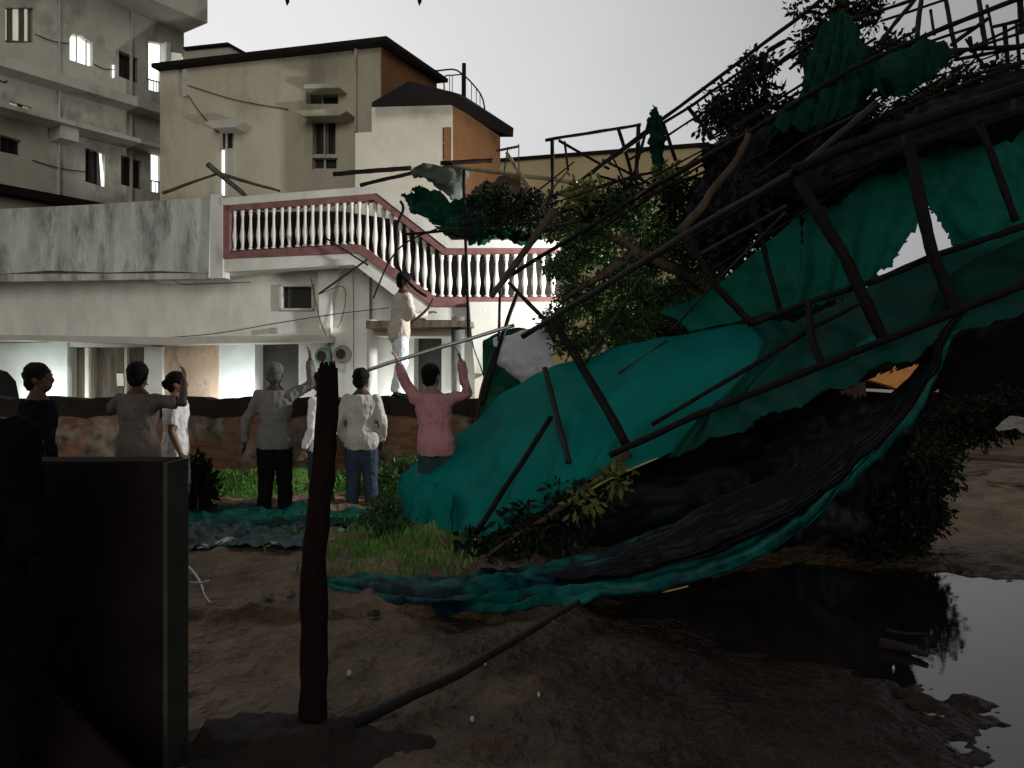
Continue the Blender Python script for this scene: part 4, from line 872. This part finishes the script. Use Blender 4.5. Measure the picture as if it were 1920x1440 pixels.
# dark cloth screen between house and net
sheet('cloth', [[(908,640,9.0),(940,620,8.9),(985,615,8.8),(1010,650,8.7)],[(905,710,8.9),(940,700,8.8),(985,700,8.7),(1020,720,8.6)],[(890,790,8.8),(930,800,8.6),(980,800,8.5),(1030,800,8.4)],[(890,900,8.8),(930,900,8.6),(980,900,8.5),(1030,900,8.4)]],
 'tarp_dk', 'near-black cloth screen hanging between the lit wall and the teal net', 30, 40, .03, 2, cat='cloth', group=None)
# lower loose sheet with folds
def GD(px, py, h): return (px, py, F*(H-h)/(py-720))
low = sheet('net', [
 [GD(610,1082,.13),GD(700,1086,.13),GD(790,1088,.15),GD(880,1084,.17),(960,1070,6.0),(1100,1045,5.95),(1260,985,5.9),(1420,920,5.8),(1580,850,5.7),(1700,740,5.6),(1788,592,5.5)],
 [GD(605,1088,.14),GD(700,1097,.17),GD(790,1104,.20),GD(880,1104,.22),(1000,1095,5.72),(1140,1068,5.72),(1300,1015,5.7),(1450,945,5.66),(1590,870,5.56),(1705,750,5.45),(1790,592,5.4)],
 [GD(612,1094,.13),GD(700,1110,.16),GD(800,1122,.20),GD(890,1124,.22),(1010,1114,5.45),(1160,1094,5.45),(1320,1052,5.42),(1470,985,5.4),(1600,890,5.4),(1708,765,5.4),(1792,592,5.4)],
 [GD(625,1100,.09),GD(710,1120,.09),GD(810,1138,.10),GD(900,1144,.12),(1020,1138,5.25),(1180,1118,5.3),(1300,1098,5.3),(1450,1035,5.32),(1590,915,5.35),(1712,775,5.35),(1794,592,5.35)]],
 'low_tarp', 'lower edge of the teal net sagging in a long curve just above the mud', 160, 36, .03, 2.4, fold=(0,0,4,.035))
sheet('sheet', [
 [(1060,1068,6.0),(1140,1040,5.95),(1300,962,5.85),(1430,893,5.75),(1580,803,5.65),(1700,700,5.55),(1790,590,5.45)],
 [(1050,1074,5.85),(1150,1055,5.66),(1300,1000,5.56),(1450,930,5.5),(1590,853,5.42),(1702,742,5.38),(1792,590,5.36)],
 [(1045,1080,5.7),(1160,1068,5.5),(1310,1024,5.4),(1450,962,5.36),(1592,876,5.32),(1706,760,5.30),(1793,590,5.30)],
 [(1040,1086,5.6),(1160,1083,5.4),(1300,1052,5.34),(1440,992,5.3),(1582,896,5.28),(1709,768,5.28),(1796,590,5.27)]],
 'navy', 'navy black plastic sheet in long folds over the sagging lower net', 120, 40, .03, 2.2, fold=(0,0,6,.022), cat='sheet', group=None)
for pts, lab in (([(1180,1112,5.4),(1240,1110,5.36),(1290,1099,5.3)], 'short pale cord'),):
    MB().tube(crn([at(*p) for p in pts], 12), .006, 6).build('hem', M['hem'], low, label='yellow hem glimpsed under the folds')
# black sheet added behind, standing in for the shade in the hollow under the frame
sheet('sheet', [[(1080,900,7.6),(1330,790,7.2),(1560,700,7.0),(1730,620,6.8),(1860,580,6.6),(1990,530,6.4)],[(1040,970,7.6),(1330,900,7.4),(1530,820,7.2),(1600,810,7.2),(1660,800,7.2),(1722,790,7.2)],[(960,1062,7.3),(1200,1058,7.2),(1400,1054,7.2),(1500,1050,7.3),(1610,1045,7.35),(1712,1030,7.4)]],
 'navy', 'torn black sheet put in for the shade under the lowest chord', 90, 60, .05, 1.5, cat='sheet', group=None)
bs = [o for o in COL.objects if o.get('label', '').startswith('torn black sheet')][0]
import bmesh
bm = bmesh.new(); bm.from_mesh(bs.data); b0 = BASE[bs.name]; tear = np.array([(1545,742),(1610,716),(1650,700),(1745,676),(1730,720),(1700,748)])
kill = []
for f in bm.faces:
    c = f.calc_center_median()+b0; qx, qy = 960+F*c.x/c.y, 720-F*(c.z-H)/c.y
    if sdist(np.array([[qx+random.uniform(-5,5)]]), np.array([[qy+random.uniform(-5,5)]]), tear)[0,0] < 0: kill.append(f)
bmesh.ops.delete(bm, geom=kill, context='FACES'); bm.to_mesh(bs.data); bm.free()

sheet('cloth', [[(926,636,8.7),(960,624,8.6),(1000,618,8.5),(1034,610,8.4)],[(934,668,8.6),(962,664,8.4),(1000,664,8.3),(1036,660,8.2)],[(950,696,8.6),(970,706,8.45),(1000,712,8.4),(1036,700,8.2)],[(962,704,8.7),(978,716,8.6),(1002,722,8.5),(1036,714,8.3)]],
 'plastic', 'pale lilac-grey sheet sagging between the poles left of the teal net', 40, 34, .04, 2.2, cat='cloth', group=None, fold=(2,.02))

# ------------------------------------------------------------ foreground
# stump post
n = 26; P = []; rad = []
for i in range(n):
    u = i/(n-1); p = at(577+(612-577)*u, 1440-(1440-690)*u, 3.3+.02*u); P.append(p+Vector((.012*math.sin(u*9), 0, 0)))
    rad.append((.062+.03*max(0, .12-u)/.12-.020*u+.006*fbm((u*8,0,0),2))*1.0)
st = thing('post', 'broken dark tree post standing upright in the foreground mud', 'post', (P[0].x, P[0].y, 0))
sm = MB().tube(P, rad, 20)
for v in sm.v: v += Vector((1,0,0))*.010*fbm(v*9, 3)+Vector((0,1,0))*.01*fbm(v*9+Vector((5,5,5)), 3)
sm.build('trunk', M['stump'], st, smooth=True)
tp = MB()
for i in range(9):
    a = i*.7; c0 = P[-1]+Vector((.028*math.cos(a), .028*math.sin(a), -.02)); tp.tube([c0, c0+Vector((0,0,.035+.02*random.random()))], [.012,.003], 5)
tp.build('splintered_top', M['stump'], st)
# soil mound at its foot
mo = MB(); nm_ = 60
for i in range(nm_):
    for j in range(30):
        x = -1.75+i*1.6/(nm_-1); y = 2.9+j*.75/29; e = 1-((x+.95)/.62)**2*.8-((y-3.22)/.32)**2
        z = max(-.03, .09*max(e, -.4)+.035*fbm((x*5,y*5,0),4)+(.05 if e > .8 else 0)); mo.v.append(Vector((x, y, z+.05)))
mo.f = [(i*30+j, (i+1)*30+j, (i+1)*30+j+1, i*30+j+1) for i in range(nm_-1) for j in range(29)]
mo.build('soil', M['mound'], smooth=True, kind='structure', label='mound of black soil round the post')
# low wall at left
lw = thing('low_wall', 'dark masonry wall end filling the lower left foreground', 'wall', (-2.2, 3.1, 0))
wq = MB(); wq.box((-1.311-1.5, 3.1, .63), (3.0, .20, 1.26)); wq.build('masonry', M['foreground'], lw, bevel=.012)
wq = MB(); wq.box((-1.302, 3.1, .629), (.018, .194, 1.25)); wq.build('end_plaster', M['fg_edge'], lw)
bd = MB(); a0, a1, a2, a3 = at(-60,1160,2.6), at(280,1480,2.6), at(60,1700,2.4), at(-400,1500,2.4)
bd.add([a0,a1,a2,a3]+[p+Vector((0,.03,.0)) for p in (a0,a1,a2,a3)], [(0,1,2,3),(7,6,5,4),(0,4,5,1),(1,5,6,2),(2,6,7,3),(3,7,4,0)])
bd.build('board', M['foreground'], label='dark board leaning in the bottom left corner', cat='board')

# ------------------------------------------------------------ ground litter
sheet('ground_sheet', [[(330,986,8.75),(430,982,8.85),(560,984,8.8),(725,988,8.7)],[(330,998,8.4),(430,996,8.45),(560,998,8.4),(722,1002,8.25)],[(330,1016,7.85),(430,1014,7.9),(560,1017,7.83),(716,1024,7.65)]],
 'tarp_mid', 'deep teal net strip lying flat on the ground at the men\'s feet', 120, 30, .03, 4, cat='net', group=None, fold=(4,.015))
sheet('ground_sheet', [[(330,1022,7.7),(430,1020,7.75),(560,1022,7.7),(600,1026,7.6)],[(330,1040,7.27),(430,1036,7.35),(500,1040,7.27),(590,1046,7.1)],[(330,1060,6.84),(430,1062,6.8),(520,1068,6.68),(585,1066,6.72)]],
 'blue', 'dark crumpled plastic sheet on the ground, nearer than the teal strip', 110, 34, .05, 3.5, cat='sheet', group=None, fold=(5,.02,2,.02))
for o_ in [o for o in COL.objects if o.name.startswith('ground_sheet')]:
    b0 = BASE[o_.name]
    for v in o_.data.vertices:
        q = v.co+b0; v.co.z = ground_z(q.x, q.y)+.015+max(0, q.z)*.9+.03*fbm(q*2.5, 3)-b0.z
def scrap(px, py, s, m_, lab, nm='litter', cat='litter', el=1.0, grp='litter scraps on the mud'):
    p = gnd(px, py); z = ground_z(p.x, p.y); mb = MB(); n = 9
    c = [Vector((p.x+s*el*math.cos(6.283*i/n)*random.uniform(.5,1), p.y+s*1.3*math.sin(6.283*i/n)*random.uniform(.5,1), z+.01+random.uniform(0, s*.5))) for i in range(n)]
    ctr = Vector((p.x, p.y, z+.02+s*.5)); mb.v = c+[ctr]+[v+Vector((0,0,-.012)) for v in c]
    mb.f = [(i, (i+1) % n, n) for i in range(n)]+[(i, n+1+i, n+1+(i+1) % n, (i+1) % n) for i in range(n)]
    return mb.build(nm, M[m_], smooth=False, label=lab, cat=cat, group=grp)
for a in ((505,1165,.05,'wood','dark clod beside the pale twig'), (655,1290,.016,'debris','pale scrap right of the post'),
          (1035,1195,.014,'debris','small pale scrap under the net'), (1044,1180,.018,'debris','pale fleck just above another under the net'), (910,1278,.010,'debris','pale leaf below the fallen pole'),
          (1010,1350,.007,'debris','tiny pale chip on the dark mud'), (885,1380,.010,'debris','pale scrap near the bottom edge'), 
          (640,1035,.05,'meter_green','teal rag by the post'), (625,1045,.04,'meter_green','bright teal scrap beside the post'), (425,1055,.10,'debris','pale flattened bag on the blue sheet'),
          (510,1062,.07,'meter_green','pale green scrap on the blue sheet'), (382,1058,.06,'debris','pale scrap at the left of the blue sheet'), (700,1185,.06,'mound','dark clod on the ledge'),
          (1675,1255,.010,'debris','pale fleck beside the puddle'), 
          (545,1148,.04,'wood','reddish clod near the post')):
    scrap(a[0], a[1], a[2], a[3], a[4])
# plastic strip twig
p0 = [gnd(342,1100), gnd(360,1112), gnd(376,1124), gnd(384,1150), gnd(396,1176)]
MB().tube(crn([p+Vector((0,0,ground_z(p.x,p.y)+.02)) for p in p0], 16), [.009]*10+[.006]*6, 6).build('twig', M['debris'], smooth=True, label='pale bent twig beside the low wall', cat='twig')
p0 = [gnd(356,1132), gnd(378,1126), gnd(392,1122)]
MB().tube(crn([p+Vector((0,0,ground_z(p.x,p.y)+.03)) for p in p0], 8), .006, 6).build('twig', M['debris'], smooth=True, label='short pale twig crossing the bent one', cat='twig')
# plank at foot of bank
a = gnd(350, 966); b = gnd(440, 964)
MB().box(((a.x+b.x)/2, (a.y+b.y)/2-.05, .16), ((b-a).length, .10, .03), .03).build('plank', M['bamboo'], label='pale plank lying at the foot of the grassy bank', cat='plank')
# sticks put in the puddle in place of dark plant reflections
for pts, r_, lab in (([(1660,1190),(1700,1197),(1738,1197)], .012, 'thin black stick standing in for a plant reflection in the puddle'), ([(1650,1215),(1700,1225),(1738,1238)], .035, 'thick stub standing in for a dark reflection at the puddle edge')):
    P = crn([gnd(x, y)+Vector((0,0,.03)) for x, y in pts], 10)
    MB().tube(P, [r_*(1-.06*i) for i in range(10)], 7).build('stick', M['mound'], smooth=True, label=lab, cat='stick')
# planks and mud banks at far right
for i, (x0, y0, x1, y1, lab) in enumerate(((1745,896,1850,880,'long wet plank on the far right mud'), (1760,850,1960,862,'dark plank behind the right-hand mud'), (1850,905,1990,915,'short plank nearest the right edge'))):
    a, b = gnd(x0,y0+10), gnd(x1,y1+10); c0 = (a+b)/2
    MB().box((c0.x, c0.y, .09), ((b-a).length, .14, .035), math.atan2(b.y-a.y, b.x-a.x)).build('plank', M['wood'], label=lab, cat='plank')
sheet('litter', [[(1880,789,11),(1895,780,11),(1925,784,11)],[(1870,800,11),(1895,797,11),(1925,800,11)],[(1866,806,10.9),(1890,805,10.9),(1925,806,10.9)]], 'meter', 'pale crumpled plastic scrap at the right edge', 16, 10, .04, 4, cat='litter', group=None)
# hanging tips at the top of the picture
for px, lab in ((538,'small dark hanging tip at the top edge, left one'), (786,'small dark hanging tip at the top edge, right one')):
    MB().tube([at(px-3,-30,3), at(px,-10,3), at(px+1,3,3), at(px,11,3)], [.02,.012,.008,.001], 6).build('hanging_tip', M['steel'], label=lab, cat='leaf tip', group='hanging tips')

# ------------------------------------------------------------ floodlight fixture
fx = thing('floodlight', 'small floodlight on a pole behind the dark cloth, facing the white house', 'floodlight', (FLOOD.x, FLOOD.y, 0))
MB().tube([(FLOOD.x,FLOOD.y,0),(FLOOD.x,FLOOD.y,FLOOD.z-.1)], .02, 8).build('pole', M['steel'], fx)
MB().box(FLOOD+Vector((.06,-.05,0)), (.12,.34,.26), R(-60)).build('housing', M['steel'], fx)

# ------------------------------------------------------------ people
def remesh(vox):
    def f(o):
        m = o.modifiers.new('r', 'REMESH'); m.mode = 'VOXEL'; m.voxel_size = vox; m.use_smooth_shade = True
        s_ = o.modifiers.new('sm', 'SMOOTH'); s_.factor = .6; s_.iterations = 3
    return f
def person(px, D, z0, hgt_, yaw, label, shirt, trouser, arms, hair='hair', skin='skin', legs=None, lean=(0,0), head_yaw=0, long_hair=False, dress=False, sleeves='long', group='people watching'):
    """arms: dict L/R -> (elbow, wrist) as local offsets from the shoulder in metres; facing local +Y"""
    X_ = (px-960)/F*D; base = Vector((X_, D, z0)); s = hgt_/1.74
    Rz = Matrix.Rotation(yaw, 3, 'Z')
    def T(p, lz=True):
        p = Vector(p)*1.0
        if lz and p.z > .9: k_ = (p.z-.9)/.8; p.x += lean[0]*k_; p.y += lean[1]*k_
        return base+Rz @ (p*s)
    root = thing('person', label, 'person', base, group)
    legs = legs or {'L': ((-.10,.02,.50),(-.12,-.02,.08)), 'R': ((.10,.02,.50),(.12,-.02,.08))}
    def torso(mb, inf, z0_=.84, z1_=1.53, hem=0):
        sec = [(.80,.15,.105),(.88,.168,.118),(.98,.162,.115),(1.10,.145,.103),(1.22,.160,.115),(1.33,.172,.118),(1.395,.160,.108),(1.45,.115,.088),(1.50,.066,.062),(1.58,.055,.056)]
        rings = []
        for z, rx, ry in sec:
            if z < z0_-.001 or z > z1_+.001: continue
            i_ = inf+(hem if z < 1.0 else 0)
            rings.append([T(((rx+i_)*math.cos(6.283*k/18), (ry+i_)*math.sin(6.283*k/18), z)) for k in range(18)])
        mb.loft(rings)
    SH = {'L': Vector((-.168,0,1.385)), 'R': Vector((.168,0,1.385))}
    J = {}
    for sd_ in 'LR':
        e, w_ = arms[sd_]; J[sd_] = (SH[sd_], SH[sd_]+Vector(e), SH[sd_]+Vector(w_))
    # the shoulders move after leaning; convert all arm joints with the shoulder's lean
    ld = Vector((lean[0], lean[1], 0))*((1.415-.9)/.8)
    def TA(p): return base+Rz @ ((Vector(p)+ld)*s)
    bod = MB(); torso(bod, 0)
    hc = Vector((0,.012,1.622)); HS = 1.14; Hm = Matrix.Rotation(head_yaw, 3, 'Z')
    def TH(q): return T(hc+Hm @ Vector(q)*HS)
    full = (Rz @ Hm)*HS
    bod.ell(TH((0,0,.02)), (.072*s,.088*s,.095*s), 18, 12, full)          # skull
    bod.ell(TH((0,.03,-.035)), (.055*s,.06*s,.065*s), 14, 10, full)        # jaw
    bod.ell(TH((0,.090,-.005)), (.013*s,.020*s,.025*s), 8, 6, full)        # nose
    bod.ell(TH((0,.075,.035)), (.045*s,.018*s,.012*s), 8, 6, full)         # brow
    bod.ell(TH((0,.083,-.048)), (.022*s,.012*s,.010*s), 8, 6, full)        # lips
    for q in (-1, 1): bod.ell(TH((q*.074,-.005,-.002)), (.010*s,.020*s,.032*s), 8, 6, full)
    bod.tube([T((0,-.005,1.48)), T((0,0,1.54)), T((0,.01,1.60))], [.062*s,.052*s,.052*s], 14)
    for sd_ in 'LR':
        a, e, w_ = J[sd_]; a, e, w_ = TA(a), TA(e), TA(w_)
        bod.tube([a.lerp(e,-.05), a, a.lerp(e,.5), e, e.lerp(w_,.3), w_], [.05*s,.056*s,.046*s,.040*s,.042*s,.028*s], 12)
        bod.ell(e, .04*s); bod.ell(a, .056*s)
        fd = (w_-e).normalized(); side = fd.cross(Vector((0,0,1)) if abs(fd.z) < .9 else Rz @ Vector((1,0,0))).normalized(); nrm = fd.cross(side)
        pc = w_+fd*.045*s
        PM = Matrix((side, nrm, fd)).transposed()
        bod.ell(pc, (.040*s,.016*s,.055*s), 12, 8, PM)
        for k, (o_, L_) in enumerate(((-.030,.062),(-.010,.074),(.010,.070),(.029,.054))):
            f0 = w_+fd*.080*s+side*o_*s; f1 = f0+fd*L_*.5*s+nrm*.010*s; f2 = f0+fd*L_*.85*s+nrm*.032*s
            bod.tube([f0-fd*.02*s, f0, f1, f2], [.0105*s,.010*s,.009*s,.007*s], 7)
        sgn = 1 if sd_ == 'L' else -1
        t0 = w_+fd*.03*s+side*.034*s*sgn; bod.tube([t0-side*.015*sgn*s, t0+side*.022*sgn*s+fd*.02*s, t0+side*.032*sgn*s+fd*.05*s+nrm*.012*s], [.013*s,.011*s,.008*s], 7)
    for sd_ in 'LR':
        kn, an = legs[sd_]; hp = (-.085 if sd_ == 'L' else .085, 0, .88)
        hp, kn, an = T(hp), T(kn), T(an)
        bod.tube([hp, hp.lerp(kn,.4), kn, kn.lerp(an,.35), an, an+Vector((0,0,-.05*s))], [.082*s,.078*s,.053*s,.056*s,.036*s,.034*s], 12)
        bod.ell(an+Rz @ Vector((0,.06,-.05))*s, (.042*s,.115*s,.032*s), 12, 8, Rz)
    b = bod.build('body', M[skin], root, smooth=True, mods=[remesh(.0085)])
    # shirt
    shm = MB(); torso(shm, .022, .80 if not dress else .80, 1.49, .012)
    for sd_ in 'LR':
        a, e, w_ = [TA(v) for v in J[sd_]]
        shm.ell(a, .074*s)
        if sleeves == 'long': shm.tube([a, a.lerp(e,.5), e, e.lerp(w_,.5), e.lerp(w_,.92)], [.070*s,.062*s,.056*s,.052*s,.044*s], 12); shm.ell(e, .056*s)
        else: shm.tube([a, a.lerp(e,.45), a.lerp(e,.8)], [.070*s,.066*s,.066*s], 12)
    def crease(o):
        for v in o.data.vertices: pass
    so = shm.build('shirt', M[shirt], root, smooth=True, mods=[remesh(.011)])
    NR = [v.normal.copy() for v in so.data.vertices]
    for v, nr in zip(so.data.vertices, NR):
        c0 = v.co; v.co = c0+Vector((fbm(c0*9,3), fbm(c0*9+Vector((7,0,0)),3), 0))*.008+nr*.010*fbm(Vector((c0.x*14,c0.y*14,c0.z*5)),3)
    tr = MB(); torso(tr, .012, .80, .98)
    for sd_ in 'LR':
        kn, an = legs[sd_]; hp = T((-.085 if sd_ == 'L' else .085, 0, .88)); kn, an = T(kn), T(an)
        if dress: tr.tube([hp, hp.lerp(kn,.5), kn, an.lerp(kn,.2)], [.12*s,.13*s,.13*s,.12*s], 14)
        else: tr.tube([hp, hp.lerp(kn,.4), kn, kn.lerp(an,.5), an+Vector((0,0,-.01))], [.108*s,.106*s,.086*s,.080*s,.074*s], 12)
    to = tr.build('trousers' if not dress else 'long_skirt', M[trouser], root, smooth=True, mods=[remesh(.011)])
    for v in to.data.vertices:
        c0 = v.co; v.co = c0+Vector((fbm(c0*8,3), fbm(c0*8+Vector((7,0,0)),3), 0))*.010
    for sd_ in 'LR':
        kn, an = legs[sd_]; an = T(an)
        MB().ell(an+Rz @ Vector((0,.065,-.052))*s, (.048*s,.13*s,.034*s), 14, 8, Rz).build('shoe', M['tr_black'], root, smooth=True)
    hr = MB(); hr.ell(TH((0,-.016,.040)), (.086*s,.096*s,.090*s), 20, 14, full)
    hr.ell(TH((0,-.045,-.015)), (.074*s,.056*s,.075*s), 14, 10, full)
    if long_hair: hr.ell(TH((0,-.10,.0)), (.05*s,.045*s,.05*s), 12, 9, full)
    for v in hr.v: v += Vector((fbm(v*30,2), fbm(v*30+Vector((3,3,3)),2), fbm(v*30+Vector((6,1,3)),2)))*.009
    ho = hr.build('hair', M[hair], root, smooth=True)
    for q in (-1, 1): MB().ell(TH((q*.030,.077,.012)), (.011*s,.006*s,.007*s), 8, 6, full).build('eye', M['eye'], root, smooth=True)
    return root
down = lambda q, out_=.07, fw=.02: ((q*out_, -.02, -.29), (q*(out_+.01), .05+fw, -.54))
# grey-shirted man, back to us, right arm raised
person(515, 8.84, .03, 1.74, 0, 'grey-haired man in a loose grey shirt with one arm raised, back turned', 'sh_grey', 'tr_black',
       {'L': ((-.13,-.04,-.27),(-.17,.02,-.52)), 'R': ((.22,.08,.14),(.19,.14,.42))}, hair='hair_grey', skin='skin_dk')
person(678, 9.1, .03, 1.68, .05, 'young man in pale shirt and blue jeans, back turned, right of the dark post', 'sh_white', 'tr_jean',
       {'L': ((-.10,-.03,-.28),(-.04,.12,-.50)), 'R': ((.09,-.03,-.28),(.05,.12,-.50))}, head_yaw=-.4, skin='skin_dk')
person(818, 8.25, .02, 1.72, -.1, 'man in a pink shirt with both arms up, holding a long grey pole', 'sh_pink', 'tr_teal',
       {'L': ((-.13,.03,.17),(-.19,-.03,.38)), 'R': ((.19,.04,.06),(.13,-.03,.42))}, head_yaw=-.3, lean=(-.07,.05), skin='skin')
# man standing on the boundary wall
person(748, 10.25, 1.375, 1.60, R(-62), 'man in beige shirt and white trousers standing on top of the boundary wall', 'sh_beige', 'tr_white',
       {'L': ((-.05,.10,-.26),(.02,.32,-.20)), 'R': ((.03,.08,-.27),(-.02,.33,-.20))}, lean=(0,.08), legs={'L': ((-.08,.08,.50),(-.09,-.02,.08)), 'R': ((.09,.0,.50),(.10,-.06,.08))}, skin='skin_dk')
person(70, 6.5, .02, 1.68, R(-40), 'man in black, a dark silhouette at far left with head turned right', 'sh_dark', 'tr_black',
       {'L': down(-1), 'R': down(1)}, head_yaw=R(-40), skin='skin_dk')
person(258, 7.6, .02, 1.72, -.05, 'man in a brownish shirt holding a phone up before his face with elbows spread', 'sh_brown', 'tr_black',
       {'L': ((-.16,.12,-.10),(-.02,.32,.10)), 'R': ((.26,.04,-.02),(.24,.10,.20))}, skin='skin_dk', sleeves='short')
person(330, 8.5, .02, 1.64, R(-75), 'woman in white with dark tied hair, in profile beside the man holding a phone', 'sh_bright', 'sh_bright',
       {'L': down(-1), 'R': ((.05,-.02,-.28),(.06,.08,-.53))}, long_hair=True, dress=True, sleeves='short')
person(604, 9.0, .02, 1.66, R(70), 'person in white clothes mostly hidden behind the dark foreground post', 'sh_bright', 'tr_jean',
       {'L': down(-1,.08), 'R': down(1,.08)}, skin='skin')
person(-88, 2.3, .0, 1.74, R(4), 'person in dark clothes cut off by the left edge, only a shoulder showing', 'sh_dark', 'tr_black',
       {'L': down(-1), 'R': ((.03,.03,-.28),(-.12,.22,-.34))}, skin='skin_dk')
# phone
ph = at(226, 712, 7.95)
t = thing('phone', 'small pale phone held up by the man in the brownish shirt', 'phone', ph)
MB().box(ph, (.075,.012,.14), 0, .1).build('case', M['tr_black'], t, bevel=.004)
MB().box(ph+Vector((0,-.008,0)), (.066,.003,.125), 0, .1).build('screen', M['lit_dim'], t)
# branch held by the man on the wall
loose('branch', [(770,606,9.9),(800,580,9.9),(812,560,9.9)], .02, 'bark', 'short branch held by the man standing on the wall', 'branch', .012)
